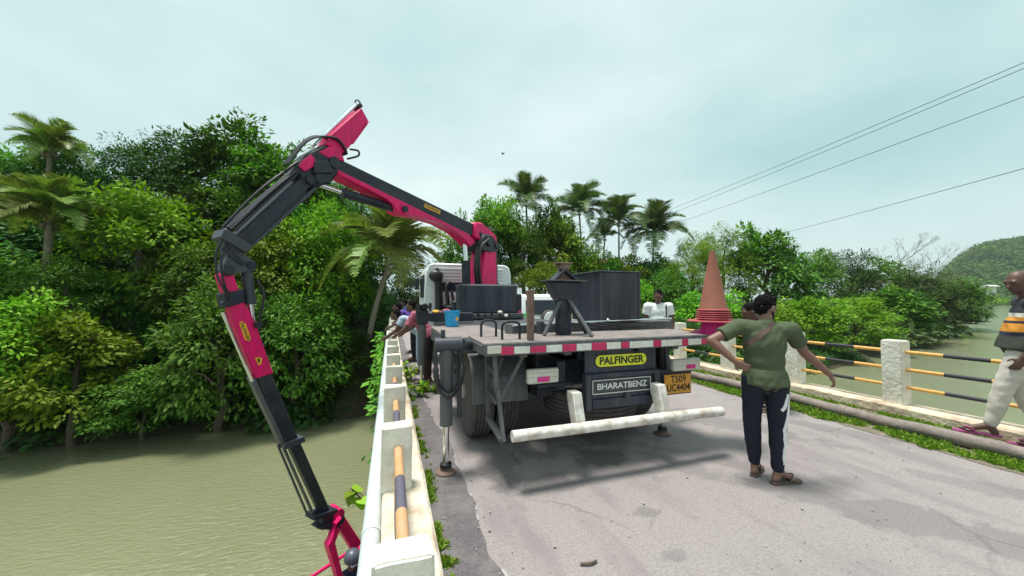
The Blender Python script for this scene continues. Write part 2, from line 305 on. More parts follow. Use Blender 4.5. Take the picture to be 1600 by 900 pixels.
class MB:
    """Collects shapes for ONE mesh."""
    def __init__(s): s.bm = bmesh.new()
    def _bev(s, geom_verts, w, seg=1):
        es = list({e for v in geom_verts for e in v.link_edges})
        bmesh.ops.bevel(s.bm, geom=es, offset=w, segments=seg, affect='EDGES', profile=.5, clamp_overlap=True)
    def box(s, c, size, rot=None, bev=.008):
        M = Matrix.Translation(Vector(c)) @ (rot.to_4x4() if rot is not None else Matrix.Identity(4)) @ Matrix.Diagonal((*size, 1))
        r = bmesh.ops.create_cube(s.bm, size=1, matrix=M)
        if bev: s._bev(r['verts'], min(bev, min(size)*.3))
        return s
    def bx(s, x0, x1, y0, y1, z0, z1, bev=.008): return s.box(((x0+x1)/2, (y0+y1)/2, (z0+z1)/2), (abs(x1-x0), abs(y1-y0), abs(z1-z0)), None, bev)
    def cyl(s, a, b, r0, r1=None, seg=16, caps=True):
        a, b = Vector(a), Vector(b); d = b-a; r1 = r0 if r1 is None else r1
        M = Matrix.Translation((a+b)/2) @ d.to_track_quat('Z', 'Y').to_matrix().to_4x4()
        bmesh.ops.create_cone(s.bm, cap_ends=caps, segments=seg, radius1=max(r0, 1e-4), radius2=max(r1, 1e-4), depth=d.length, matrix=M); return s
    def beam(s, a, b, w, h, bev=.006, up=(0, 0, 1)):
        a, b = Vector(a), Vector(b); d = b-a; q = d.normalized(); u = Vector(up); sx = q.cross(u)
        if sx.length < 1e-3: sx = q.cross(Vector((0, 1, 0)))
        sx.normalize(); u = sx.cross(q)
        rot = Matrix((sx, q, u)).transposed()
        return s.box((a+b)/2, (w, d.length, h), rot, bev)
    def ball(s, c, r, rot=None, u=14, v=10):
        if not hasattr(r, '__len__'): r = (r, r, r)
        M = Matrix.Translation(Vector(c)) @ (rot.to_4x4() if rot is not None else Matrix.Identity(4)) @ Matrix.Diagonal((*r, 1))
        nv, nf = s.bm.verts.new, s.bm.faces.new; top, bot = nv(M @ Vector((0, 0, 1))), nv(M @ Vector((0, 0, -1))); rings = []
        for j in range(1, v):
            t = math.pi*j/v; st, ct = math.sin(t), math.cos(t); rings.append([nv(M @ Vector((st*math.cos(2*math.pi*k/u), st*math.sin(2*math.pi*k/u), ct))) for k in range(u)])
        for k in range(u):
            k2 = (k+1) % u; nf((top, rings[0][k], rings[0][k2])); nf((bot, rings[-1][k2], rings[-1][k]))
            for A, B in zip(rings[:-1], rings[1:]): nf((A[k], B[k], B[k2], A[k2]))
        return s
    def capsule(s, a, b, r0, r1):
        a, b = Vector(a), Vector(b)
        s.ball(a, r0, u=12, v=8); s.ball(b, r1, u=12, v=8)
        if (b-a).length > 1e-4: s.cyl(a, b, r0, r1, 12)
        return s
    def tube(s, pts, r, seg=8, closed=False):
        pts = [Vector(p) for p in pts]
        if 3 <= len(pts) <= 10 and not closed and not hasattr(r, '__len__'):
            e = [pts[0]*2-pts[1]]+pts+[pts[-1]*2-pts[-2]]; out_ = []
            for i in range(1, len(e)-2):
                for k in range(6):
                    t = k/6; a, b, c, d = e[i-1:i+3]; out_.append(.5*((2*b)+(c-a)*t+(2*a-5*b+4*c-d)*t*t+(3*b-a-3*c+d)*t**3))
            pts = out_+[pts[-1]]
        n = len(pts); rings = []
        rs = r if hasattr(r, '__len__') else [r]*n
        nrm = None
        for i, p in enumerate(pts):
            if closed: t = pts[(i+1) % n]-pts[i-1]
            else: t = pts[min(i+1, n-1)]-pts[max(i-1, 0)]
            t.normalize()
            if nrm is None:
                nrm = t.orthogonal().normalized()
            nrm = (nrm-t*nrm.dot(t)).normalized(); bn = t.cross(nrm)
            rings.append([s.bm.verts.new(p+(nrm*math.cos(2*math.pi*k/seg)+bn*math.sin(2*math.pi*k/seg))*rs[i]) for k in range(seg)])
        for i in range(n if closed else n-1):
            A, B = rings[i], rings[(i+1) % n]
            for k in range(seg): s.bm.faces.new((A[k], A[(k+1) % seg], B[(k+1) % seg], B[k]))
        if not closed:
            s.bm.faces.new(rings[0][::-1]); s.bm.faces.new(rings[-1])
        return s
    def prism(s, pts, fn, w0, w1, bev=.01):
        """A flat outline (pts) given depth from w0 to w1; fn(a, b, w) -> world."""
        A = [s.bm.verts.new(fn(a, b, w0)) for a, b in pts]; B = [s.bm.verts.new(fn(a, b, w1)) for a, b in pts]; n = len(pts)
        s.bm.faces.new(A); s.bm.faces.new(B[::-1])
        for k in range(n): s.bm.faces.new((A[k], B[k], B[(k+1) % n], A[(k+1) % n]))
        if bev: s._bev(A+B, bev)
        return s
    def lathe(s, prof, c, axis='Z', seg=24):
        """prof: (radius, height) pairs turned about an axis through c."""
        c = Vector(c); rings = []
        for r, h in prof:
            ring = []
            for k in range(seg):
                t = 2*math.pi*k/seg; x, y = r*math.cos(t), r*math.sin(t)
                v = {'Z': (x, y, h), 'X': (h, x, y), 'Y': (y, h, x)}[axis]
                ring.append(s.bm.verts.new(c+Vector(v)))
            rings.append(ring)
        for i in range(len(rings)-1):
            for k in range(seg): s.bm.faces.new((rings[i][k], rings[i][(k+1) % seg], rings[i+1][(k+1) % seg], rings[i+1][k]))
        if prof[0][0] > .002: s.bm.faces.new(rings[0][::-1])
        if prof[-1][0] > .002: s.bm.faces.new(rings[-1])
        return s
    def jitter(s, amt, scale=3.):
        for v in s.bm.verts: v.co += noise.noise_vector(v.co*scale)*amt
        return s
    def mesh(s, smooth=None):
        bmesh.ops.recalc_face_normals(s.bm, faces=s.bm.faces[:])
        me = bpy.data.meshes.new('mesh'); s.bm.to_mesh(me); s.bm.free()
        if smooth is not None:
            me.polygons.foreach_set('use_smooth', [True]*len(me.polygons)); me.set_sharp_from_angle(angle=R(smooth))
        return me
    def build(s, name, m, parent=None, smooth=35):
        return link(name, s.mesh(smooth), m, parent)

def text_mesh(txt, size, bold=0.0, sx=1.0, space=1.0, extrude=.0015):
    c = bpy.data.curves.new('t', 'FONT'); c.body = txt; c.size = size; c.offset = bold; c.extrude = extrude; c.align_x = 'CENTER'; c.align_y = 'CENTER'; c.space_character = space
    o = bpy.data.objects.new('t', c); col.objects.link(o)
    dg = bpy.context.evaluated_depsgraph_get(); me = bpy.data.meshes.new_from_object(o.evaluated_get(dg))
    bpy.data.objects.remove(o); bpy.data.curves.remove(c)
    me.transform(Matrix.Diagonal((sx, 1, 1, 1))); me.materials.clear(); return me
def text_on(txt, size, origin, xdir, ydir, m, parent, bold=0., sx=1., space=1.):
    x = Vector(xdir).normalized(); y = Vector(ydir).normalized(); z = x.cross(y)
    me = text_mesh(txt, size, bold, sx, space)
    M = Matrix((x, y, z)).transposed().to_4x4(); M.translation = Vector(origin); me.transform(M)
    return link('lettering', me, m, parent)

# ------------------------------------------------------------------ land, river, bridge
WATER = -5.0
def shore(x):                                            # Y of the far bank's waterline
    wob = .7*math.sin(x*.23)+.5*math.sin(x*.61+1)
    if x < 40: return 22.0+wob
    if x < 120: return 22.0+wob+(x-40)*.27
    return min(205., 43.6+(x-120)*3)+wob
def smooth01(t): t = max(0., min(1., t)); return t*t*(3-2*t)
def ground(x, y):
    d = y-shore(x)
    if d < 0: return max(-9, WATER-.25+d*.35)
    z = WATER-.25+min(d, 4)*.45+max(0, min(d-4, 12))*.16
    left = smooth01((4-x)/14)
    z += left*smooth01((d-4)/26)*9.5
    z += smooth01((x-4)/8)*smooth01((60-x)/30)*smooth01((d-14)/30)*4.0
    z += .35*noise.noise(Vector((x*.2, y*.2, 0)))
    if d > 1 and -2 < x < 9 and y < 130:
        t = max(0, 1-max(0, abs(x-3.4)-4.4)/1.5); road_z = -.12-max(0, y-22)*.012
        z = z*(1-t)+road_z*t
    return z
def grid_mesh(xs, ys, fn):
    v = [(x, y, fn(x, y)) for y in ys for x in xs]; nx = len(xs)
    f = [(j*nx+i, j*nx+i+1, (j+1)*nx+i+1, (j+1)*nx+i) for j in range(len(ys)-1) for i in range(nx-1)]
    me = bpy.data.meshes.new('mesh'); me.from_pydata(v, [], f); me.polygons.foreach_set('use_smooth', [True]*len(f)); return me
xs = list(np.unique(np.concatenate([np.linspace(-2500, -80, 12), np.linspace(-80, 120, 134), np.linspace(120, 700, 40), np.linspace(700, 3000, 14)])))
ys = list(np.unique(np.concatenate([np.linspace(8, 24, 17), np.linspace(24, 90, 50), np.linspace(90, 260, 30), np.linspace(260, 4000, 22)])))
tag(link('ground', grid_mesh(xs, ys, ground), 'soil'), 'dark soil bank and land beneath the trees', None, kind='structure')
tag(link('river', grid_mesh([-3000, -60, 0, 60, 300, 3500], [-1500, -60, 0, 60, 400, 4000], lambda x, y: WATER), 'river_water'), 'murky olive green river with fine ripples', None, kind='structure')

m = MB(); m.bx(-.03, 7.25, -8, 23.5, -.95, -.006, .02)
for y in (-5.5, 21): m.bx(.3, 6.8, y-.6, y+.6, -9, -.95, .05)
tag(m.build('bridge_deck', 'concrete'), 'concrete bridge deck on piers', None, kind='structure')
tag(link('road', grid_mesh(list(np.linspace(.3, 6.76, 14)), list(np.linspace(-8, 23.4, 40)), lambda x, y: 0.0), 'road'), 'worn pinkish grey asphalt road with dark stains', None, kind='structure')
tag(link('approach_road', grid_mesh(list(np.linspace(.3, 6.76, 6)), list(np.linspace(23.4, 120, 30)), lambda x, y: -.0-(y-23.4)*.0115), 'road'), 'asphalt road leading off the bridge', None, kind='structure')
# dark gravelly strip along the parapet, ragged edge
edge = lambda y: .64+.07*noise.noise(Vector((y*1.1, 3, 0)))+.035*noise.noise(Vector((y*5, 9, 0)))-max(0, min(.12, (y-4.5)*.06))
yy = list(np.linspace(-6, 20, 400)); v = []; f = []
for y in yy: v += [(.31, y, .004), (edge(y), y, .004)]
for i in range(len(yy)-1): f.append((2*i, 2*i+1, 2*i+3, 2*i+2))
me = bpy.data.meshes.new('mesh'); me.from_pydata(v, [], f); tag(link('road_shoulder', me, 'shoulder'), 'dark rough asphalt strip beside the parapet', None, kind='structure')
v = []; f = []
for y in yy: v += [(edge(y)-.004, y, .006), (edge(y)+.008+.02*abs(noise.noise(Vector((y*9, 1, 0)))), y, .006)]
for i in range(len(yy)-1):
    if noise.noise(Vector((yy[i]*2.3, 7, 0))) > .02 and noise.noise(Vector((yy[i]*11, 3, 0))) > .0: f.append((2*i, 2*i+1, 2*i+3, 2*i+2))
me = bpy.data.meshes.new('mesh'); me.from_pydata(v, [], f); mat('edge_grit', (.36, .335, .34), .9, var=.2, vscale=60); tag(link('edge_line', me, 'edge_grit'), 'worn pale line along the edge of the asphalt', None, kind='structure')

# ------------------------------------------------------------------ railings
def railing(label, px0, px1, ptop, depth, posts, kerb, kerb_top, rails, rail_x, rr, painted_kerb):
    root = thing('bridge_railing', ((px0+px1)/2, posts[0], 0), label, 'railing', None)
    n = 60; k = MB()
    y0, y1 = posts[0]-3, posts[-1]+.3
    k.bx(kerb[0], kerb[1], y0, y1, -.005, kerb_top, .025)
    bmesh.ops.subdivide_edges(k.bm, edges=[e for e in k.bm.edges if abs((e.verts[0].co-e.verts[1].co).y) > 2], cuts=70)
    k.jitter(.012, 2.3); k.build('base_kerb', painted_kerb, root)
    pm = []
    for j in range(3):
        q = MB(); q.box((0, 0, 0), (px1-px0, depth, 1), None, 0)
        bmesh.ops.bevel(q.bm, geom=q.bm.edges[:], offset=.014, segments=2, affect='EDGES')
        bmesh.ops.subdivide_edges(q.bm, edges=q.bm.edges[:], cuts=3, use_grid_fill=True)
        h = ptop-kerb_top+.02
        for vv in q.bm.verts: vv.co.z *= h; vv.co += noise.noise_vector(vv.co*7+Vector((j*9, 0, 0)))*.007
        me = q.mesh(40); me.materials.append(MATS['white_wash']); pm.append(me)
    for i, y in enumerate(posts):
        o = link('post', pm[i % 3], None, root); o.location = ((px0+px1)/2, y, (ptop+kerb_top-.02)/2)
    rm = {}
    for i in range(len(posts)-1):
        L = posts[i+1]-posts[i]
        for z in rails:
            key = round(L, 2)
            if key not in rm:
                q = MB(); q.cyl((0, -L/2, 0), (0, L/2, 0), rr, seg=14); rm[key] = q.mesh(40); rm[key].materials.append(MATS['rail_faded' if ptop < .8 else 'rail_banded'])
            o = link('rail', rm[key], None, root); o.location = (rail_x, (posts[i]+posts[i+1])/2, z)
    return root
lp = [.16, 1.58, 3.15, 4.56, 5.88, 7.15, 8.4, 9.65, 10.9, 12.15, 13.4, 14.65, 15.9, 17.2, 18.5, 19.8, 21.1, 22.4]
rp = [-2.3, -.93, .44, 1.81, 3.18, 4.55, 5.92, 7.29, 8.66, 10.03, 11.4, 12.77, 14.14, 15.51, 16.88, 18.25, 19.62, 20.99, 22.36]
railing('low white railing beside the river bend with blue water pipe running along it', -.06, .18, .62, .16, lp, (-.045, .30), .12, (.24, .44), .07, .034, 'kerb_wash')
railing('taller white railing of yellow and black rails beyond the man in olive', 6.86, 7.08, 1.06, .23, rp, (6.76, 7.17), .15, (.40, .65, .90), 6.97, .026, 'cream_wash')
# pale water pipe outside the low railing
r = thing('water_pipe', (-.13, 2, .2), 'pale blue grey water pipe hung outside the low white railing', 'pipe')
for i in range(14):
    y0 = -3+i*1.9
    q = MB(); q.cyl((-.11, y0, .03), (-.11, y0+1.895, .03), .062, seg=24); q.build('pipe_section', 'pipe_white', r)
    q = MB(); q.cyl((-.11, y0-.025, .03), (-.11, y0+.025, .03), .067, seg=24); q.build('collar', 'pipe_white', r)
# brown duct lying in the grass by the other railing
r = thing('cable_duct', (6.1, 3, .1), 'brown duct pipe lying in the grass along the taller railing', 'pipe')
def duct_x(y): return 6.02+.10*math.sin(y*.5+.6)+.05*math.sin(y*1.7)
seams = [-4, -1.2, 1.1, 3.35, 5.5, 7.9, 10.5, 13.5, 17]
for a, b in zip(seams[:-1], seams[1:]):
    n = 12; pts = [(duct_x(a+(b-a)*i/n)+.008*((i*7) % 3-1), a+(b-a)*i/n, .078+.008*math.sin(a+i)) for i in range(n+1)]
    q = MB(); q.tube(pts, .076, 16); q.build('pipe_section', 'pipe_brown', r)
    q = MB(); q.cyl((duct_x(b)-.003, b-.06, .078), (duct_x(b)+.003, b+.04, .078), .086, seg=16); q.build('collar', 'pipe_brown', r)

# ------------------------------------------------------------------ foliage makers
def leaves_mesh(pos, dirv, nrm, length, width, tint, fold=.25):
    """Many small leaves: each a folded pair of triangles. Arrays of N."""
    N = len(pos); side = np.cross(dirv, nrm); side /= np.linalg.norm(side, axis=1)[:, None]+1e-9; up = np.cross(side, dirv)
    L = length[:, None]; W = width[:, None]
    base = pos; tip = pos+dirv*L-up*L*.16; mid = pos+dirv*L*.45+up*W*fold*.6
    a = mid+side*W*.5-up*W*fold; b = mid-side*W*.5-up*W*fold
    V = np.stack([base, a, tip, b], 1).reshape(-1, 3)
    idx = np.arange(N)*4
    loops = np.stack([idx, idx+1, idx+2, idx, idx+2, idx+3], 1).reshape(-1)
    me = bpy.data.meshes.new('mesh'); me.vertices.add(N*4); me.vertices.foreach_set('co', V.astype(np.float32).ravel())
    me.loops.add(N*6); me.loops.foreach_set('vertex_index', loops.astype(np.int32))
    me.polygons.add(N*2); me.polygons.foreach_set('loop_start', (np.arange(N*2)*3).astype(np.int32)); me.polygons.foreach_set('loop_total', np.full(N*2, 3, np.int32))
    me.update(calc_edges=True)
    at = me.attributes.new('tint', 'FLOAT', 'POINT'); at.data.foreach_set('value', np.repeat(tint, 4).astype(np.float32))
    return me
def unit(a): return a/(np.linalg.norm(a, axis=-1, keepdims=True)+1e-9)
def crown_arrays(g, clumps=75, per=95, leaf=.085, flat=.85, droop=.35, rcl=.26, hollow=.45, asp=.5):
    P, D, Nn, T = [], [], [], []
    lob = unit(g.normal(size=(9, 3))); lobr = g.uniform(.75, 1.12, 9)
    for _ in range(clumps):
        d = unit(g.normal(size=3)); d[2] = d[2] if d[2] > -.55 else -d[2]*.6
        w = np.exp(6*(lob@d)); rad = (w*lobr).sum()/w.sum()*g.uniform(hollow, 1.0)**.5
        c = d*rad*np.array([1, 1, flat]); r = rcl*g.uniform(.6, 1.25); ct = g.normal(0, .10)
        n = int(per*g.uniform(.6, 1.3)); u = unit(g.normal(size=(n, 3))); u[:, 2] = np.abs(u[:, 2])*1.1-.25
        rr = r*g.uniform(.35, 1, n)**.6
        p = c+unit(u)*rr[:, None]*np.array([1, 1, .62])
        out = unit(unit(u)*np.array([1, 1, .35])+d*.45+g.normal(0, .35, (n, 3))); out[:, 2] -= droop*g.uniform(.3, 1.3, n)
        nn = unit(np.array([0, 0, 1.0])+.55*unit(u)+.35*d+g.normal(0, .28, (n, 3)))
        P.append(p); D.append(unit(out)); Nn.append(nn); T.append(np.clip(g.normal(.42, .19, n)+ct, 0, 1))
    P, D, Nn, T = map(np.concatenate, (P, D, Nn, T)); n = len(P)
    ln = leaf*g.uniform(.65, 1.35, n)
    P = P/np.array([np.percentile(np.hypot(P[:, 0], P[:, 1]), 97)]*2+[np.percentile(np.abs(P[:, 2]), 98)/.88])
    return P, D, Nn, ln, ln*asp*g.uniform(.8, 1.2, n), T
CROWNS = {}
def crown_set(kind, m, count, seed, **k):
    CROWNS[kind] = []
    for i in range(count):
        k2 = dict(k); f_ = (1.0, .78, 1.2, .9)[i % 4]; k2['leaf'] = k['leaf']*f_; k2['per'] = int(k['per']*f_**-1.3); k2['asp'] = k['asp']*(1, .85, 1.1, .95)[i % 4]
        me = leaves_mesh(*crown_arrays(np.random.default_rng(seed+i), **k2)); me.materials.append(MATS[m]); CROWNS[kind].append(me)
crown_set('broad', 'leaf_mid', 4, 100, clumps=95, per=105, leaf=.088, rcl=.25, asp=.52)
crown_set('bright', 'leaf_bright', 3, 200, clumps=90, per=110, leaf=.082, rcl=.25, asp=.55)
crown_set('dark', 'leaf_dark', 3, 300, clumps=95, per=100, leaf=.075, rcl=.27, asp=.5)
crown_set('fine', 'leaf_bright', 2, 400, clumps=130, per=135, leaf=.060, rcl=.22, asp=.48)
crown_set('grey', 'leaf_grey', 2, 500, clumps=80, per=90, leaf=.05, rcl=.2, asp=.4, hollow=.3)
def trunk_mesh(seed, h, r, lean=.12, limbs=5, crown_r=1.):
    g = random.Random(seed); q = MB(); top = Vector((g.uniform(-lean, lean)*h, g.uniform(-lean, lean)*h, h))
    pts = [Vector((0, 0, -.6)).lerp(top, t/6)+Vector((g.uniform(-.03, .03)*h, g.uniform(-.03, .03)*h, 0))*(0 < t < 6) for t in range(7)]
    q.tube(pts, [r*(1.25-.75*t/6) for t in range(7)], 8)
    for k in range(limbs):
        a = g.uniform(0, 6.28); s0 = pts[3+k % 4]; e = s0+Vector((math.cos(a), math.sin(a), g.uniform(.5, 1.1)))*crown_r*g.uniform(.45, .75)
        mid = (s0+e)/2+Vector((0, 0, .12*crown_r)); q.tube([s0, mid, e], [r*.5, r*.3, r*.1], 6)
    return q
TN = [0]
def tree(name, loc, h_bot, h_top, rad, kind, label, trunk='bark', group=None, rz=None):
    """loc: base on the ground; the crown spans h_bot..h_top above z = 0 of the world."""
    TN[0] += 1; g = random.Random(1000+TN[0]); x, y, z = loc
    root = thing(name, (x, y, z), label, 'tree' if 'bush' not in name else 'bush', group)
    cz = (h_bot+h_top)/2; hz = (h_top-h_bot)/2
    q = trunk_mesh(TN[0], max(.6, cz+hz*.35-z), max(.07, .045*(h_top-z)*.55), .05, 6, rad)
    o = q.build('trunk', trunk, None); o.location = (x, y, z); attach(o, root)
    me = CROWNS[kind][g.randrange(len(CROWNS[kind]))]
    o = link('crown', me, None, root); o.location = (x, y, cz); o.scale = (rad, rad, hz/.88); o.rotation_euler = (0, 0, g.uniform(0, 6.28) if rz is None else rz)
    return root
def T(xpx, ytop, ybot, row, wpx, kind, label, name='tree', trunk='bark', group=None):
    """A tree seen at xpx in the photograph, standing on the bank at Y = row."""
    p = aty(xpx, ytop, row); q = aty(xpx, ybot, row); Z = (p-EYE).dot(_F); rad = wpx*Z/591/2*1.0
    return tree(name, (p.x, row, ground(p.x, row)), max(q.z, WATER+.15), p.z, rad, kind, label, trunk, group)

# ---- trees on the bank beside the crane
BANK = 'trees crowding the far bank'
T(20, 468, 716, 22.0, 185, 'bright', 'bright bushy tree drooping over the water under the nearer coconut palm')
T(112, 500, 708, 21.8, 170, 'bright', 'round bright green tree hanging low over the river, beside the dark hollow')
T(228, 580, 692, 21.8, 140, 'broad', 'low spreading bush tree at the waterline, beside the dark hollow', 'bush')
T(352, 450, 692, 22.0, 175, 'broad', 'leafy tree draped to the water behind the lowest part of the crane')
T(462, 470, 664, 22.6, 165, 'broad', 'dense tree overhanging dark water between crane jib and leaning palm')
T(548, 520, 648, 23.8, 120, 'dark', 'shaded tree beside the foot of the leaning palm')
T(165, 440, 600, 26.5, 150, 'broad', 'tree with a dark hollow beneath, between palm and big pale green tree')
T(-40, 400, 640, 26, 220, 'broad', 'tree cut by the edge of the view below the palms')
T(222, 306, 520, 27.5, 195, 'bright', 'big pale green tree with a domed crown below the skyline')
T(330, 395, 600, 26.5, 170, 'broad', 'mid green tree behind the bend of the crane jib')
T(420, 350, 560, 27.0, 190, 'bright', 'bright leafy tree seen under the crane elbow')
T(505, 330, 560, 27.5, 170, 'bright', 'bright rounded tree between crane and leaning palm')
T(570, 430, 600, 27.5, 130, 'dark', 'dark tree behind the leaning palm trunk')
T(30, 330, 520, 31, 200, 'dark', 'dark tree behind the lower fronds of the nearer coconut palm')
T(-60, 290, 520, 32, 220, 'dark', 'dark tree at the very edge of the view beside the palms')
T(150, 240, 430, 34, 170, 'dark', 'dark skyline tree next to the tall coconut palm')
T(230, 238, 400, 36, 160, 'dark', 'skyline tree with a flat thin top beside the palm')
T(300, 218, 420, 35, 170, 'dark', 'skyline tree with feathery top between the palms and the crane')
T(372, 208, 400, 36, 180, 'broad', 'highest domed skyline tree, behind the folded crane boom')
T(440, 235, 420, 34, 170, 'broad', 'skyline tree just under the crane elbow')
T(505, 268, 440, 32, 150, 'broad', 'skyline tree beneath the main boom')
T(555, 300, 470, 31, 130, 'broad', 'tree stepping down the skyline towards the leaning palm')
T(600, 345, 520, 30, 120, 'dark', 'dark tree just behind the crown of the leaning palm')
T(650, 440, 540, 34, 110, 'dark', 'dark tree beside the truck cab at the end of the bridge')
T(300, 300, 470, 31, 150, 'dark', 'dark tree filling the gap between the domed tree and the crane')
T(390, 290, 460, 31.5, 150, 'broad', 'leafy tree half hidden behind the folded boom')
T(470, 310, 480, 30, 140, 'broad', 'leafy tree below the cylinder of the main boom')
T(10, 246, 420, 36, 170, 'broad', 'skyline tree behind the crown of the tall coconut palm')
T(112, 252, 420, 35.5, 140, 'dark', 'narrow skyline tree just past the tall coconut palm')
T(872, 352, 480, 45, 100, 'bright', 'bright tree between the first and second thin palms, its top in line with their fronds')
T(800, 338, 470, 46, 90, 'broad', 'leafy tree just before the first thin palm')
T(930, 398, 500, 45, 90, 'broad', 'mid green tree between the second and third thin palms')
T(975, 406, 500, 44.5, 90, 'bright', 'light green tree under the third thin palm')
T(1028, 402, 500, 45, 80, 'broad', 'mid green tree past the fourth thin palm')
T(98, 408, 530, 23.8, 105, 'broad', 'leafy tree hiding the trunk of the nearer coconut palm')
T(80, 280, 420, 37, 170, 'dark', 'dark tree between the two coconut palms')
# ---- trees past the truck cab
T(735, 340, 480, 42, 95, 'broad', 'tree rising directly behind the red crane column')
T(778, 318, 470, 44, 100, 'bright', 'bright rounded tree topping the clump behind the crane column')
T(822, 352, 480, 42, 85, 'broad', 'creeper covered tree wrapping the first of the four thin palms')
T(862, 335, 480, 46, 90, 'broad', 'tree in the notch between the first two thin palms')
T(850, 415, 500, 34, 95, 'bright', 'yellow green bush tree above the white car', 'bush')
T(905, 390, 500, 44, 90, 'bright', 'yellow green tree at the foot of the second thin palm')
T(945, 415, 500, 48, 80, 'dark', 'dark low tree under the red roof')
T(700, 400, 500, 48, 100, 'dark', 'dark tree seen behind the cab roof')
T(1005, 410, 500, 44, 85, 'dark', 'dark tree under the fourth thin palm')
T(1045, 428, 540, 38, 80, 'broad', 'mid green tree behind the man in the white shirt')
T(985, 440, 520, 36, 80, 'bright', 'bright bush beside the man in the white shirt', 'bush')
T(1080, 378, 510, 40, 100, 'fine', 'feathery light tree just before the cone stack')
T(1130, 366, 500, 44, 110, 'fine', 'feathery tree whose top shows over the cone tip')
T(1195, 366, 520, 42, 130, 'broad', 'tall tree above the head of the man in olive')
T(1110, 460, 560, 31, 120, 'bright', 'bright bush directly behind the orange cone stack', 'bush')
T(1255, 396, 520, 44, 110, 'broad', 'rounded tree past the shoulder of the man in olive')
T(1315, 398, 520, 48, 110, 'dark', 'flat topped dark tree above the railing rails')
T(1372, 410, 530, 50, 100, 'broad', 'rounded tree beneath the bare grey trees')
T(1190, 480, 590, 27, 120, 'bright', 'bright bush tree hidden partly by the man in olive', 'bush')
T(1265, 470, 590, 27.5, 120, 'bright', 'light green bush above the first clear railing span', 'bush')
T(1335, 470, 588, 29, 120, 'fine', 'light bush growing out over the water by the tall railing post', 'bush')
T(1395, 455, 575, 33, 110, 'broad', 'mangrove bush beside the tall railing post', 'bush')
T(1425, 415, 560, 42, 100, 'grey', 'grey green mangrove tree under the bare trees')
T(1455, 428, 548, 47, 105, 'grey', 'dull mangrove tree near the tip of the wooded point')
T(1495, 446, 535, 54, 82, 'grey', 'outermost mangrove bush on the wooded point', 'bush')
T(1478, 442, 560, 43.5, 105, 'broad', 'broad olive green mangrove tree reaching out over open water at the tip of the point')
T(1438, 436, 575, 39, 115, 'dark', 'dark spreading mangrove tree just inside the tip of the point')
T(1440, 500, 570, 38, 90, 'dark', 'dark mangrove bush at the waterline of the point', 'bush')
T(1478, 488, 552, 47, 90, 'dark', 'small dark mangrove bush close to open water', 'bush')
T(1050, 500, 590, 27, 100, 'dark', 'dark shrub behind the truck corner and railing', 'bush')

# ---- bare grey trees
def bare_tree(xpx, ytop, row, label, seed):
    p = aty(xpx, ytop, row); x, y, z = p.x, row, ground(p.x, row); h = p.z-z; g = random.Random(seed)
    root = thing('bare_tree', (x, y, z), label, 'tree'); q = MB(); b = MB()
    q.tube([(x, y, z-.3), (x+.1, y, z+h*.4), (x-.1, y, z+h*.7)], [.3, .22, .15], 8)
    def grow(a, d, L, r, n):
        e = a+d*L; b.tube([a, (a+e)/2+Vector((g.uniform(-.1, .1), g.uniform(-.1, .1), .05))*L, e], [r, r*.8, r*.55], 5)
        if n == 0: return
        for _ in range(3):
            nd = (d+Vector((g.uniform(-.8, .8), g.uniform(-.8, .8), g.uniform(-.1, .5)))).normalized(); grow(e, nd, L*.66, r*.55, n-1)
    for k in range(5):
        a = k*1.26; grow(Vector((x, y, z+h*(.42+.07*k))), Vector((math.cos(a)*.7, math.sin(a)*.7, .8)).normalized(), h*.22, .12, 4)
    q.build('trunk', 'bare_bark', root); b.build('branch', 'bare_bark', root)
bare_tree(1402, 386, 52, 'bare grey twiggy tree, the taller of the two on the point', 3)
bare_tree(1442, 402, 56, 'bare grey twiggy tree, the shorter one nearer open water', 5)

# ---- coconut palms
def frond_mesh(g, leaflets=54, droop=1.0, width=.2):
    """Frond of unit length growing along +X, arching up then down."""
    V, F, Tn = [], [], []
    def rach(t): return np.array([t*(1-.10*t), 0, .30*math.sin(t*1.9)-droop*.50*t**2.3])
    prev = None
    for i in range(13):
        t = i/12; c = rach(t); w = .013*(1-t)+.002; k = len(V)
        V += [c+[0, w, 0], c+[0, -w, 0], c+[0, 0, w]]; Tn += [.95]*3
        if i:
            for a, b in ((0, 1), (1, 2), (2, 0)): F.append((k-3+a, k-3+b, k+b, k+a))
    for i in range(leaflets):
        t = .14+.86*(i+.5)/leaflets
        c = rach(t); tg = unit(rach(min(1, t+.02))-rach(t-.02)); L = width*1.6*(math.sin(math.pi*min(1, (t*.86+.14)))**.6+.08)*g.uniform(.85, 1.15)
        for s in (1, -1):
            if g.random() < .04: continue
            out = unit(np.array([tg[0]*.75, s*1.0, .18+g.normal(0, .1)])); c2 = c+out*L*.5; c3 = c2+unit(out+np.array([.35, 0, -.60*droop-.10]))*L*.6
            w = .0125*g.uniform(.8, 1.2); wv = tg*w; k = len(V)
            V += [c-wv*.6, c+wv*.6, c2+wv, c2-wv, c3]; ti = float(np.clip(g.normal(.45, .16), 0, 1)); Tn += [ti]*5
            F += [(k, k+1, k+2, k+3), (k+3, k+2, k+4)]
    me = bpy.data.meshes.new('mesh'); me.from_pydata([tuple(v) for v in V], [], F)
    at = me.attributes.new('tint', 'FLOAT', 'POINT'); at.data.foreach_set('value', np.array(Tn, np.float32)); return me
FR = {k: [frond_mesh(np.random.default_rng(40+i), droop=d, width=w) for i, (d, w) in enumerate([(.45, .19), (.75, .21), (1.05, .21), (1.4, .19)])] for k in ('leaf_palm', 'leaf_palm_dark')}
for k, l in FR.items():
    for me in l: me.materials.append(MATS[k])
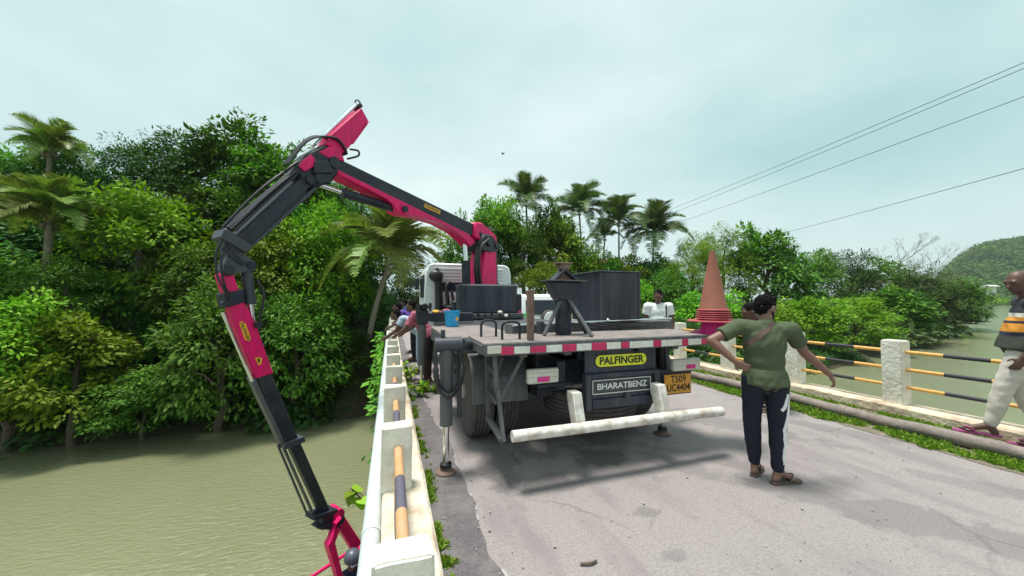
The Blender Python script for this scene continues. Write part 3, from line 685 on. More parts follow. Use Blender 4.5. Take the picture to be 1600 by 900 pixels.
def palm(cx, cy, row, base, fr_px, label, leafm='leaf_palm', n=24, seed=1, group=None, thick=.16):
    """Crown centre seen at (cx, cy) on Y = row; base = picture column of the foot; fr_px = frond length in the photograph."""
    g = random.Random(seed); c = aty(cx, cy, row); Z = (c-EYE).dot(_F); Lf = fr_px*Z/591*1.12
    bx = aty(base, cy, row).x; bz = ground(bx, row)
    root = thing('coconut_palm', (bx, row, bz), label, 'palm tree', group)
    b0 = Vector((bx, row, bz-.4)); q = MB(); pts = []
    for i in range(15):
        t = i/14; p = b0.lerp(c, t); p.x += math.sin(t*math.pi)*(c.x-bx)*-.12; pts.append(p)
    q.tube(pts, [thick*(1.5 if i == 0 else 1.05-.35*i/14)*(1+.06*(i % 2)) for i in range(15)], 9); q.build('trunk', 'palm_bark', root)
    q = MB()
    for k in range(6):
        a = k*1.05; q.ball(c+Vector((math.cos(a)*.26, math.sin(a)*.26, -.28-.08*(k % 2))), .13, u=8, v=6)
    q.build('coconut', 'leaf_palm' if False else 'palm_bark', root)
    for k in range(n):
        t = k/(n-1); az = k*2.399+g.uniform(-.2, .2); el = R(84-92*t+g.uniform(-9, 9)); me = FR[leafm][min(3, int(t*4))]
        o = link('frond', me, None, root); o.location = c; s = Lf*g.uniform(.88, 1.1)*(.72 if t < .15 else 1)
        o.scale = (s, s, s); o.rotation_euler = (g.uniform(-.35, .35), -el, az)
    return root
palm(78, 345, 25.0, 72, 78, 'nearer coconut palm with broad drooping fronds standing among low trees', n=30, seed=2, thick=.2)
palm(78, 236, 31, 78, 52, 'tall coconut palm whose crown breaks the skyline over the nearer palm', n=24, seed=5)
palm(612, 402, 23.6, 574, 100, 'leaning coconut palm with yellowish fronds beside the end of the low railing', n=26, seed=9, thick=.17)
THIN = None
palm(822, 318, 46, 828, 50, 'first thin palm from the crane, its trunk wrapped in creeper', 'leaf_palm_dark', 18, 11)
palm(905, 332, 47, 912, 52, 'second thin palm from the crane, with upright dark fronds', 'leaf_palm_dark', 19, 12)
palm(967, 350, 47, 966, 50, 'third thin palm, with a slim bare trunk against the sky', 'leaf_palm_dark', 19, 13)
palm(1022, 366, 46, 1016, 55, 'fourth thin palm from the crane, the lowest and widest crown', 'leaf_palm_dark', 21, 14)
palm(945, 372, 52, 938, 34, 'small palm with a leaning trunk behind the third thin palm', 'leaf_palm_dark', 13, 15)

# ---- the wooded far shore and hill (a mass nobody could count)
def hill_h(x, y):
    u = (x-1580)/820; w = (y-380)/110; q = x/max(60., y)
    return max(-6, 148*math.exp(-(u*u*.9+w*w))*smooth01((q-2.5)/.6)**.35-6+8*noise.noise(Vector((x*.012, y*.012, 2)))+2) if q > 2.45 else -6
hx = list(np.linspace(640, 2600, 80)); hy = list(np.linspace(215, 760, 44))
tag(link('hill', grid_mesh(hx, hy, hill_h), 'hill_ground'), 'wooded hill beyond the wide river', None, kind='structure')
def mass(name, pts, rads, per, leaf, m, seed, label):
    g = np.random.default_rng(seed); P, D, Nn, Ls, Tt = [], [], [], [], []
    for (x, y, z), r in zip(pts, rads):
        u = unit(g.normal(size=(per, 3))); u[:, 2] = np.abs(u[:, 2]); p = np.array([x, y, z])+u*r*g.uniform(.6, 1, (per, 1))*np.array([1, 1, .85])
        P.append(p); o = unit(u*np.array([1, 1, .3])+g.normal(0, .4, (per, 3))); o[:, 2] -= .3; D.append(unit(o)); Nn.append(unit(u+np.array([0, 0, .7])+g.normal(0, .3, (per, 3))))
        Ls.append(np.full(per, leaf*r)*g.uniform(.7, 1.3, per)); Tt.append(np.clip(g.normal(.42, .13, per)+g.normal(0, .15), 0, 1))
    P, D, Nn, Ls, Tt = map(np.concatenate, (P, D, Nn, Ls, Tt))
    o = link(name, leaves_mesh(P, D, Nn, Ls, Ls*.8, Tt), m); return tag(o, label, None, kind='stuff')
g = np.random.default_rng(77); pts = []; rads = []
for _ in range(4600):
    x, y = g.uniform(560, 1760), g.uniform(225, 415); z = hill_h(x, y)
    if z < -3.5: continue
    pts.append((x, y, z+1)); rads.append(g.uniform(6, 12))
mass('hill_forest', pts, rads, 46, .42, 'leaf_hill', 5, 'distant forest covering the hill beyond the river')
# low green far bank in front of the hill
def bank_h(x, y): return -6+4.2*smooth01((y-(118+(x-341)*.02))/10) if x > 330 else -6
pts = []; rads = []
for _ in range(900):
    x = g.uniform(420, 1050); y = 207+g.uniform(2, 55)
    near_house = abs(x-aty(1549, 448, 226).x-2) < 17 and y < 228
    pts.append((x, y, -3.5)); rads.append(g.uniform(2.5, 5) if near_house else g.uniform(6, 9+.12*(y-207)))
mass('bank_forest', pts, rads, 60, .36, 'leaf_bright', 6, 'low bright bushes along the distant river bank')
pts = []; rads = []
for _ in range(420):                                       # low scrub along the near part of that bank
    x = g.uniform(58, 119); y = shore(x)+g.uniform(.5, 30); pts.append((x, y, -4.4)); rads.append(g.uniform(1.4, 3.4))
mass('bank_scrub', pts, rads, 70, .3, 'leaf_grey', 8, 'dull scrub along the curving river bank')
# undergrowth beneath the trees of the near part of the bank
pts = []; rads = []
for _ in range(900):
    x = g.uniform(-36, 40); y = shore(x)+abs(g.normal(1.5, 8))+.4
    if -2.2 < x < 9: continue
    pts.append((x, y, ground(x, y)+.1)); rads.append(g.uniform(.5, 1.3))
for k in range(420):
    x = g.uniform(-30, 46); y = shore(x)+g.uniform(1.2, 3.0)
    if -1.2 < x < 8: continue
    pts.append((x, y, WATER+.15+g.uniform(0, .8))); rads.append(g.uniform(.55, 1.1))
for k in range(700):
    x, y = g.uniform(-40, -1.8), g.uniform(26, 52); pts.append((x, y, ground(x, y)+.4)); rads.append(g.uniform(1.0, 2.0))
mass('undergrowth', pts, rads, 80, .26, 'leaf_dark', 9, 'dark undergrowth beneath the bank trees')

# ------------------------------------------------------------------ the crane truck
tk = thing('crane_truck', (2.1, 6, 0), 'dark flatbed truck carrying a folded red and black knuckle boom crane, parked on the bridge', 'truck')
def P(): return MB()
XL, XR, YR = .80, 3.50, 3.12
# chassis
q = P(); q.bx(1.62, 1.72, 3.35, 11, .72, 1.02); q.bx(2.42, 2.52, 3.35, 11, .72, 1.02)
for y in (3.5, 4.9, 6.2, 7.6): q.bx(1.72, 2.42, y, y+.12, .76, .98)
q.build('chassis_frame', 'crane_black', tk)
q = P(); q.cyl((1.2, 4.38, .53), (2.95, 4.38, .53), .09); q.ball((2.07, 4.38, .53), (.24, .22, .22)); q.bx(1.55, 1.75, 3.7, 5.1, .56, .68); q.bx(2.4, 2.6, 3.7, 5.1, .56, .68)
q.build('rear_axle', 'crane_black', tk)
q = P(); q.bx(1.75, 2.4, 5.2, 6.6, .55, .95, .04); q.bx(.95, 1.55, 5.6, 7.4, .45, 1.0, .05); q.build('air_tank', 'crane_black', tk)
q = P(); q.bx(2.62, 3.2, 5.4, 7.4, .45, 1.0, .06); q.build('fuel_tank', 'steel_grey', tk)
# rear platform
q = P(); q.bx(XL, XR, YR, 3.86, 1.235, 1.26, .006); q.jitter(.004, 3); q.build('platform_deck', 'plank_deck', tk)
q = P(); q.bx(XL, XR, YR-.012, YR+.07, 1.14, 1.258, .01); q.bx(XL-.01, XL+.06, YR+.072, 3.85, 1.14, 1.234, .01); q.bx(XR-.06, XR+.01, YR+.072, 3.85, 1.14, 1.234, .01)
for x in (1.2, 1.67, 2.47, 3.0): q.bx(x-.04, x+.04, YR+.08, 3.84, 1.10, 1.232, .005)
q.build('platform_frame', 'steel_grey', tk)
q = P(); q.bx(XL+.02, XL+.15, YR-.017, YR-.012, 1.165, 1.235, .002); q.build('marker_lamp', 'lamp_lens', tk)
te = [.94, 1.07, 1.23, 1.39, 1.56, 1.71, 1.88, 2.05, 2.22, 2.32, 2.62, 2.72, 3.0, 3.08, 3.27, 3.40]
def tape(x0, x1, mm, worn=0):
    q = P(); q.bx(x0+.003, x1-.003, YR-.016, YR-.0125, 1.150+.004*worn, 1.222-.003*worn, .001); q.build('reflector_strip', mm, tk)
for i in range(0, len(te), 2): tape(te[i], te[i+1], 'tape_red', i % 3)
for i in range(1, len(te)-1, 2): tape(te[i], te[i+1], 'tape_white', i % 2)
# wing deck ahead of the platform
q = P(); q.bx(.60, 1.45, 3.92, 5.7, 1.20, 1.232, .006); q.build('wing_deck', 'plank_deck', tk)
q = P(); q.bx(1.452, 3.3, 4.40, 5.71, 1.08, 1.215, .01); q.build('mid_deck', 'steel_dark', tk)
q = P(); q.bx(3.302, 3.5, 4.3, 5.7, 1.20, 1.232, .006); q.build('wing_deck', 'plank_deck', tk)
q = P(); q.bx(.60, .66, 3.95, 5.7, 1.03, 1.198, .01); q.bx(.662, 1.3, 3.90, 3.96, 1.06, 1.198, .01); q.bx(.68, 1.3, 4.0, 5.5, 1.10, 1.195, .01); q.build('wing_frame', 'steel_grey', tk)
q = P(); q.lathe([(.002, -.015), (.04, -.014), (.052, 0), (.055, .02), (.055, .05)], (1.0, 3.89, 1.125), 'Y'); o = q.build('round_lamp', 'rust', tk)
q = P(); q.ball((1.0, 3.875, 1.125), (.022, .01, .022)); q.build('bulb', 'label_yellow', o)
# main flatbed and cross beam
q = P(); q.bx(1.0, 3.3, 5.72, 9.0, 1.02, 1.20, .01); q.build('flatbed', 'steel_dark', tk)
q = P(); q.beam((1.35, 4.12, 1.285), (3.72, 4.18, 1.285), .30, .15, .012); q.build('stabilizer_beam', 'steel_grey', tk)
q = P(); q.tube([(1.35, 3.95, 1.345), (1.9, 3.95, 1.37), (2.4, 3.95, 1.372), (2.9, 3.95, 1.378), (3.3, 3.96, 1.385), (3.7, 4.02, 1.385)], .014); q.ball((2.05, 3.94, 1.38), .035); q.ball((2.62, 3.94, 1.385), .03); q.build('handrail_pipe', 'chrome', tk)
q = P()
for k in range(4):
    pts = [(1.9+.25*k, 3.98, 1.37), (2.1+.25*k, 3.90, 1.36-.01*k), (2.35+.28*k, 3.88, 1.30), (2.5+.3*k, 3.9, 1.27)]; q.tube(pts, .012, 6)
q.build('hydraulic_hose', 'hose', tk)
# dark steel box behind the cross beam
q = P(); q.bx(2.54, 3.13, 3.97, 4.74, 1.365, 2.0, .003); o = q.build('storage_box', 'tank_paint', tk)
q = P(); q.bx(2.525, 3.145, 3.955, 4.755, 2.002, 2.022, .006); q.build('lid', 'tank_paint', o)
q = P(); q.bx(2.56, 3.11, 3.953, 3.969, 1.37, 1.39, .003); q.bx(2.528, 2.556, 3.956, 3.984, 1.37, 1.998, .003); q.bx(3.114, 3.142, 3.956, 3.984, 1.37, 1.998, .003); q.build('weld_bead', 'steel_dark', o)
# boom rest stand: post, three struts, flared head with a small pitched crest
bx, by = 1.83, 3.62
q = P(); q.bx(bx-.075, bx+.075, by-.06, by+.06, 1.262, 1.80, .01); st = q.build('boom_rest', 'crane_black', tk)
fnx = lambda a, b, w: (bx+a, by+w, b)
q = P(); q.prism([(-.20, 1.845), (.20, 1.845), (.115, 1.68), (.085, 1.64), (-.085, 1.64), (-.115, 1.68)], fnx, -.085, .085); q.build('flared_head', 'crane_black', st)
q = P(); q.bx(bx-.235, bx+.235, by-.13, by+.13, 1.848, 1.864, .004); q.build('head_plate', 'steel_dark', st)
q = P(); q.prism([(-.145, 1.866), (-.12, 1.866), (0, 1.965), (.12, 1.866), (.145, 1.866), (.012, 1.995), (-.012, 1.995)], fnx, -.07, .07, .003); q.build('crest_arm', 'crane_black', st)
q = P(); q.prism([(-.11, 1.866), (.11, 1.866), (0, 1.955)], fnx, -.02, .02, .003); q.bx(bx-.055, bx+.055, by-.05, by+.05, 1.985, 2.045, .008); q.bx(bx-.10, bx+.10, by-.055, by+.055, 2.047, 2.062, .004); q.build('crest_block', 'rust', st)
for (x, y), mm in zip(((bx-.28, by-.10), (bx+.16, by-.34), (bx+.30, by+.02)), ('steel_grey', 'steel_grey', 'crane_black')):
    q = P(); q.beam((bx+(.03 if x > bx else -.03), by-.04, 1.68), (x, y, 1.265), .045, .03); q.build('strut', mm, st)
q = P(); q.cyl((1.62, 3.78, 1.262), (1.62, 3.78, 1.40), .045); q.build('socket', 'steel_dark', tk)
# rusty stake and two hoops
q = P(); q.bx(1.243, 1.305, 3.19, 3.235, 1.262, 1.74, .004); q.bx(1.306, 1.38, 3.40, 3.43, 1.69, 1.735, .004); q.bx(1.355, 1.395, 3.405, 3.435, 1.45, 1.688, .004); q.build('stake_post', 'rust', tk)
for x0, x1, y in ((.90, 1.06, 3.66), (1.03, 1.21, 3.34)):
    q = P(); h = 1.43; q.tube([(x0, y, 1.25), (x0, y, h-.05), (x0+.015, y, h-.015), (x0+.05, y, h), (x1-.05, y, h), (x1-.015, y, h-.015), (x1, y, h-.05), (x1, y, 1.25)], .013, 8); q.build('grab_hoop', 'crane_black', tk)
# side ladder
q = P()
a0, a1, b0, b1 = Vector((.93, 3.55, 1.14)), Vector((.95, 3.56, .45)), Vector((.93, 3.26, 1.14)), Vector((.95, 3.24, .78))
b2 = Vector((.955, 3.04, .40)); b3 = Vector((.955, 3.12, .80))
ld = P(); ld.beam(a0, a1, .03, .045); ld.beam(b0, b1, .03, .045); ld.beam(b1+Vector((0, -.02, .03)), b2, .03, .05); lo = ld.build('ladder', 'steel_grey', tk)
for z, ya, yb in ((.97, 3.54, 3.27), (.72, 3.54, 3.20), (.44, 3.56, 3.05)):
    q = P(); q.beam((.945, ya, z+.02), (.945, yb, z-.02 if z > .5 else z-.03), .05, .045); q.build('rung', 'steel_grey', lo)
q = P(); q.beam((.955, 3.20, .70), (1.25, 3.32, 1.12), .025, .04); q.beam((.95, 3.42, .78), (1.02, 3.3, 1.1), .02, .03); q.build('brace', 'steel_grey', lo)
# wheels
def wheel(x0, x1, y, z, r, rimr, face, name='wheel', dual=False, axis='X'):
    w = P()
    def tyre(a, b):
        d = b-a; pr = [(rimr, .02*d), (rimr+.03, 0), (r*.86, -.01*d), (r*.965, .05*d), (r, .14*d)]
        for k in range(4): pr += [(r, (.17+.17*k)*d), (r-.012, (.18+.17*k)*d), (r-.012, (.205+.17*k)*d), (r, (.215+.17*k)*d)]
        pr += [(r, .86*d), (r*.965, .95*d), (r*.86, 1.01*d), (rimr+.03, d), (rimr, .98*d)]
        w.lathe([(rr, a+h) for rr, h in pr], (0, y, z) if axis == 'X' else (face, y, z), axis, 40)
    if dual: tyre(x0, x0+(x1-x0)*.47); tyre(x0+(x1-x0)*.53, x1)
    else: tyre(x0, x1)
    return w.build(name, 'rubber', tk, 40)
def rim_disc(x, y, z, rimr, sgn, parent):
    q = P(); q.lathe([(rimr, 0), (rimr-.02, .01*sgn), (rimr-.05, .09*sgn), (rimr*.55, .10*sgn), (rimr*.5, .03*sgn), (.09, .02*sgn), (.08, -.03*sgn), (.002, -.035*sgn)], (x, y, z), 'X', 30); rm = q.build('rim', 'rim', parent)
for x0, x1, out in ((.86, 1.42, -1), (2.75, 3.31, 1)):
    w = wheel(x0, x1, 4.38, .53, .53, .29, 0, dual=True); rim_disc(x0+.01 if out < 0 else x1-.01, 4.38, .53, .29, -out*1.0, w)
for x0, x1, out in ((.86, 1.12, -1), (2.95, 3.21, 1)):
    w = wheel(x0, x1, 10.2, .5, .5, .28, 0); rim_disc(x0+.01 if out < 0 else x1-.01, 10.2, .5, .28, -out, w)
# mudguards over the rear wheels
for x0, x1 in ((.80, 1.40), (2.74, 3.36)):
    q = P(); pr = [(4.0, 1.09), (3.76, 1.02), (3.62, .84), (3.60, .58), (3.625, .58), (3.645, .83), (3.775, 1.0), (4.0, 1.065)]
    q.prism(pr, lambda a, b, w: (w, a, b), x0, x1, .004); q.build('mudguard', 'steel_grey', tk)
# rear panel with the two badges
pl, pr_, YP = 1.86, 2.73, 3.20
q = P(); q.bx(pl, pr_, YP, YP+.035, .90, 1.138, .008); pan = q.build('rear_panel', 'tank_paint', tk)
q = P(); q.bx(pl-.02, pl+.05, YP-.05, YP+.04, .53, .90, .01); q.bx(pr_-.05, pr_+.02, YP-.05, YP+.04, .56, .90, .01); q.bx(pl+.052, pr_-.052, YP-.05, YP+.02, .855, .90, .008); q.bx(pl+.052, pr_-.052, YP-.04, YP+.04, .545, .64, .01)
q.bx(pl+.052, pr_-.052, YP-.012, YP+.03, .642, .853, .006); q.cyl((2.33, YP-.052, .655), (2.33, YP+.0, .655), .035, seg=18); q.build('rear_box', 'tank_paint', pan)
def pill(cx, cz, w, h, y, th, n=10):
    pts = []
    for s, a0 in ((1, -90), (-1, 90)):
        for k in range(n+1):
            a = R(a0+180*k/n); pts.append((cx+s*(w/2-h/2)+math.cos(a)*h/2, cz+math.sin(a)*h/2))
    return lambda q: q.prism(pts, lambda a, b, w_: (a, y+w_, b), 0, th, 0)
q = P(); pill(2.285, 1.022, .64, .135, YP-.008, .0075)(q); bd = q.build('badge_outline', 'ink', pan)
q = P(); pill(2.285, 1.022, .622, .118, YP-.011, .0028)(q); bd = q.build('badge', 'badge_yellow', pan)
text_on('PALFINGER', .105, (2.285, YP-.0145, 1.020), (1, 0, 0), (0, 0, 1), 'ink', pan, .0022, 1.02, 1.0)
q = P(); q.bx(1.93, 2.64, YP-.018, YP-.0125, .690, .835, .003); q.build('name_plate', 'steel_dark', pan)
q = P()
for a, b, c, d in ((1.93, 2.64, .826, .834), (1.93, 2.64, .691, .699), (1.93, 1.938, .70, .825), (2.632, 2.64, .70, .825)): q.bx(a, b, YP-.0215, YP-.0185, c, d, .0005)
q.build('plate_border', 'letter_white', pan)
text_on('BHARATBENZ', .086, (2.285, YP-.0215, .763), (1, 0, 0), (0, 0, 1), 'letter_white', pan, .0012, 1.12, 1.0)
# tail lamps, number plate
for x0, x1, z0, z1, y, rx in ((1.28, 1.62, .815, .96, 3.30, .45), (3.06, 3.46, .83, .965, 3.30, .6)):
    q = P(); q.bx(x0, x1, y, y+.06, z0, z1, .012)
    for k in range(2): q.bx(x0+.012, x1-.012, y-.007, y, z0+.012+(z1-z0)*.32*(k+1), z0+.018+(z1-z0)*.32*(k+1), .002)
    lo = q.build('tail_lamp', 'lamp_lens', tk)
    a = x0+(x1-x0)*(rx-.15); q = P(); q.bx(a, a+.13, y-.012, y-.001, z0+.02, z0+.068, .004); q.build('reflector', 'lamp_red', lo)
q = P(); q.bx(1.40, 1.80, 3.33, 3.38, .765, .80, .004); q.beam((1.72, 3.36, .78), (1.72, 3.5, .95), .05, .03); q.build('lamp_bracket', 'crane_black', tk)
q = P(); q.beam((2.9, 3.36, .83), (3.4, 3.36, .83), .03, .04); q.build('lamp_bracket', 'crane_black', tk)
q = P(); q.bx(3.005, 3.39, 3.385, 3.392, .555, .775, .003); npl = q.build('number_plate', 'plate_orange', tk)
q = P(); q.bx(2.99, 3.405, 3.394, 3.41, .54, .79, .006); q.beam((3.05, 3.42, .78), (3.05, 3.42, 1.14), .03, .03); q.bx(2.9, 3.4, 3.383, 3.41, .778, .80, .004); q.build('plate_holder', 'crane_black', npl)
text_on('TS09', .115, (3.205, 3.384, .716), (1, 0, 0), (0, 0, 1), 'ink', npl, .0016, .88, 1.1)
text_on('UC4404', .115, (3.205, 3.384, .618), (1, 0, 0), (0, 0, 1), 'ink', npl, .0016, .85, 1.02)
# spare wheel lying flat under the tail
q = P()
pr = [(.25, .02), (.28, 0), (.46, 0), (.52, .02), (.545, .06)]
for k in range(4): pr += [(.55, .07+.045*k), (.535, .075+.045*k), (.535, .085+.045*k), (.55, .09+.045*k)]
pr += [(.545, .25), (.52, .285), (.46, .3), (.28, .3), (.25, .28)]
q.lathe(pr, (2.28, 3.84, .33), 'Z', 48); w = q.build('spare_wheel', 'rubber', tk, 40)
q = P(); q.lathe([(.25, .06), (.2, .08), (.12, .06), (.002, .06)], (2.28, 3.84, .33), 'Z', 24); q.build('rim', 'rim', w)
# white bumper bar on two brackets
q = P(); q.tube([(1.0, 2.95, .475), (1.6, 2.955, .47), (2.2, 2.945, .472), (2.8, 2.95, .468), (3.36, 2.95, .455)], .049, 20); bar = q.build('bumper_bar', 'white_paint', tk)
for x in (1.67, 2.645):
    q = P(); fn = lambda a, b, w: (x+w, a, b)
    q.prism([(2.955, .44), (2.955, .54), (3.02, .775), (3.145, .775), (3.145, .70), (3.05, .44)], fn, -.047, .047, .006); q.build('bracket', 'white_paint', bar)
# outriggers
def outrigger(x, y, ztop, hose, wide=.065):
    q = P(); q.cyl((x, y, .47), (x, y, ztop-.1), wide, wide*1.08, 20); q.ball((x, y, ztop-.1), (wide*1.08,)*3); q.cyl((x, y, .45), (x, y, .475), wide*1.06, seg=20); o = q.build('outrigger_leg', 'steel_grey', tk)
    q = P(); q.cyl((x, y, .085), (x, y, .452), .03, seg=18); q.build('piston_rod', 'chrome', o)
    q = P(); q.lathe([(.002, .005), (.095, .005), (.10, .012), (.095, .02), (.05, .034), (.05, .085), (.036, .10), (.002, .10)], (x, y, 0), 'Z', 26); q.build('foot_plate', 'rust', o)
    q = P(); q.lathe([(.04, .05), (.056, .055), (.056, .09), (.04, .105)], (x, y, 0), 'Z', 22); q.build('foot_joint', 'hose', o)
    if hose:
        h = []
        for k in range(33):
            a = math.pi*(1+k/32); h.append((x+.012+.125*math.cos(a), y-.085-.02*math.sin(k*.5), 1.02+.27*math.sin(a)*1.0+.0))
        q = P(); q.tube(h, [.024+.007*(k % 2) for k in range(33)], 8); q.tube([(x-.11, y-.08, 1.02), (x-.11, y-.04, 1.16), (x-.05, y, 1.22)], .018, 8); q.tube([(x+.137, y-.08, 1.02), (x+.12, y-.02, 1.15), (x+.05, y+.02, 1.2)], .018, 8); q.build('corrugated_hose', 'hose', o)
    return o
o = outrigger(.515, 3.49, 1.23, True, .059)
q = P(); q.cyl((.40, 3.49, 1.215), (.66, 3.49, 1.215), .072, seg=20); q.cyl((.66, 3.49, 1.215), (1.0, 3.9, 1.13), .055); q.bx(.46, .50, 3.47, 3.51, 1.29, 1.36, .004); q.build('outrigger_arm', 'crane_grey', o)
q = P(); q.bx(.62, .67, 3.5, 3.55, .70, 1.06, .006); q.cyl((.645, 3.52, .5), (.645, 3.52, 1.12), .022); q.bx(.60, .70, 3.46, 3.56, .96, 1.0, .005); q.build('hose_guard', 'steel_dark', o)
o = outrigger(3.17, 3.62, 1.2, False, .06)
q = P(); q.cyl((2.84, 3.46, .6), (2.84, 3.46, 1.18), .03); q.cyl((2.93, 3.5, .80), (2.93, 3.5, 1.18), .035); q.cyl((3.06, 3.5, .8), (3.06, 3.5, 1.18), .03); q.build('valve_block', 'hose', o)
o = outrigger(.55, 6.8, 1.25, False, .07)
q = P(); q.bx(.45, .66, 6.7, 6.9, 1.20, 1.46, .02); q.bx(.68, 1.5, 6.72, 6.95, 1.24, 1.40, .01); q.build('outrigger_arm', 'crane_black', o)
q = P(); q.cyl((.48, 6.68, 1.40), (.48, 6.68, 1.56), .05); q.ball((.58, 6.72, 1.5), .06); q.tube([(.5, 6.7, 1.5), (.6, 6.66, 1.56), (.7, 6.68, 1.44)], .02); q.build('valve_block', 'hose', o)
# cab
q = P(); fn = lambda a, b, w: (a, w, b)
cab_o = [(.84, .95), (3.17, .95), (3.19, 1.6), (3.16, 2.35), (3.10, 2.54), (2.98, 2.60), (1.02, 2.60), (.91, 2.54), (.85, 2.35), (.82, 1.6)]
q.prism(cab_o, fn, 9.42, 11.15, .03); cab = q.build('cab', 'cab_white', tk)
for k in range(4):
    q = P(); z = 2.17+.085*k; q.bx(1.08, 2.92, 9.395, 9.418, z, z+.05, .012); q.build('panel_rib', 'cab_white', cab)
q = P(); q.bx(1.2, 2.8, 9.402, 9.419, 1.86, 2.10, .02); q.build('rear_window', 'glass_dark', cab)
q = P(); q.bx(.80, .829, 9.6, 10.6, 1.70, 2.30, .02); q.build('side_window', 'glass_dark', cab)
q = P(); q.bx(1.25, 2.7, 9.38, 9.42, 1.52, 1.80, .03); q.build('lower_panel', 'cab_white', cab)
q = P(); q.bx(.93, 1.0, 9.405, 9.418, 1.42, 1.56, .01); q.bx(1.25, 2.75, 9.36, 9.40, 1.36, 1.49, .02); q.build('vent', 'hose', cab)
q = P(); q.tube([(1.16, 9.2, 1.05), (1.16, 9.2, 1.7), (1.15, 9.2, 2.05), (1.12, 9.2, 2.2), (1.08, 9.18, 2.24)], [.10, .10, .10, .14, .17], 14); q.ball((1.08, 9.15, 2.25), (.18, .12, .15)); q.ball((1.1, 9.15, 2.40), .06); q.build('air_intake', 'hose', tk)
q = P(); q.tube([(1.34, 9.1, 1.2), (1.36, 9.05, 1.6), (1.32, 9.05, 1.95), (1.4, 9.1, 2.1)], .05, 8); q.tube([(1.42, 9.0, 1.2), (1.5, 9.0, 1.5), (1.44, 9.0, 1.9)], .035, 8); q.bx(1.3, 1.9, 8.95, 9.2, 1.2, 1.5, .03); q.build('hydraulic_hose', 'hose', tk)
q = P(); q.cyl((1.75, 8.95, 1.55), (2.0, 8.95, 1.55), .12); q.bx(1.45, 1.72, 8.9, 9.1, 1.3, 1.62, .03); q.build('filter_housing', 'crane_grey', tk)
for s, x in ((-1, .74), (1, 3.27)):
    q = P(); q.bx(x-.06, x+.06, 11.0, 11.06, 1.95, 2.3, .02); q.tube([(x, 11.03, 2.32), (x-s*.1, 11.03, 2.42), (x-s*.2, 11.05, 2.4)], .012, 6); q.build('mirror', 'hose', cab)

# ---- crane: base, mast and booms lie in one upright plane turned 50 degrees from the truck's axis
CA = R(50); CC = Vector((2.12, 8.61, 0)); CD = Vector((-math.sin(CA), -math.cos(CA), 0)); CN = Vector((math.cos(CA), -math.sin(CA), 0))   # CN: towards the viewer's side
def cp(a, z, w=0.): return CC+CD*a+CN*w+Vector((0, 0, z))
q = P(); q.bx(1.42, 2.74, 7.7, 8.2, 1.34, 1.99, .035); q.bx(1.40, 1.44, 7.69, 8.1, 1.3, 1.97, .01); o = q.build('oil_tank', 'tank_paint', tk)
q = P(); q.bx(2.70, 2.86, 7.72, 8.1, 1.22, 1.78, .03); q.build('side_cover', 'hose', o)
q = P(); q.bx(2.76, 2.84, 7.70, 7.72, 1.33, 1.40, .006); q.build('tail_reflector', 'lamp_red', o)
q = P(); q.bx(1.28, 2.86, 7.62, 9.0, 1.20, 1.345, .02); q.cyl((2.12, 8.61, 1.2), (2.12, 8.61, 1.75), .36, .30, 28); q.bx(1.3, 2.8, 7.58, 7.62, 1.23, 1.30, .006); q.build('crane_base', 'steel_dark', tk)
q = P()
for k, (x, z) in enumerate(((1.65, 1.30), (1.8, 1.32), (1.95, 1.30), (2.1, 1.33), (2.3, 1.31), (2.5, 1.30))): q.cyl((x, 7.56, z), (x, 7.64, z), .03, seg=10); q.cyl((x, 7.58, z+.02), (x+.01, 7.58, z+.11), .012, seg=6)
q.build('control_valve', 'hose', tk)
q = P(); q.ball((2.28, 7.55, 1.37), (.06, .05, .04)); q.ball((2.42, 7.55, 1.29), (.05, .04, .04)); q.build('valve_cap', 'lamp_lens', tk)
# mast
q = P(); q.prism([(.34, 1.62), (-.36, 1.62), (-.36, 2.03), (-.34, 2.95), (.12, 2.95), (.24, 2.4)], cp, -.21, .21, .02); mast = q.build('crane_mast', 'crane_red', tk)
q = P(); q.prism([(-.37, 1.9), (-.45, 1.9), (-.42, 3.0), (-.35, 3.0)], cp, -.19, .19, .01); q.build('mast_spine', 'crane_black', mast)
q = P(); q.prism([(.30, 2.80), (.40, 2.98), (.22, 3.22), (-.1, 3.24), (-.42, 3.05), (-.40, 2.88), (-.1, 2.82)], cp, -.25, .25, .03); q.cyl(cp(.05, 3.05, -.30), cp(.05, 3.05, .30), .11, seg=20); q.cyl(cp(-.3, 3.0, -.28), cp(-.3, 3.0, .28), .08, seg=16); q.build('mast_head', 'crane_black', mast)
q = P(); q.cyl(cp(.58, 1.75, 0), cp(.62, 2.55, 0), .10, seg=18); q.bx(1.6, 1.85, 8.1, 8.5, 1.34, 1.8, .04); q.build('lift_cylinder', 'crane_black', mast)
q = P(); q.cyl(cp(.62, 2.53, 0), cp(.66, 3.05, 0), .06, seg=18); q.build('piston_rod', 'chrome', mast)
q = P(); q.tube([cp(.30, 1.9, .2), cp(.44, 2.5, .24), cp(.36, 2.9, .26), cp(.1, 3.1, .29)], .04, 8); q.tube([cp(.34, 1.9, .14), cp(.50, 2.4, .20), cp(.42, 2.9, .2)], .045, 8); q.build('hydraulic_hose', 'hose', mast)
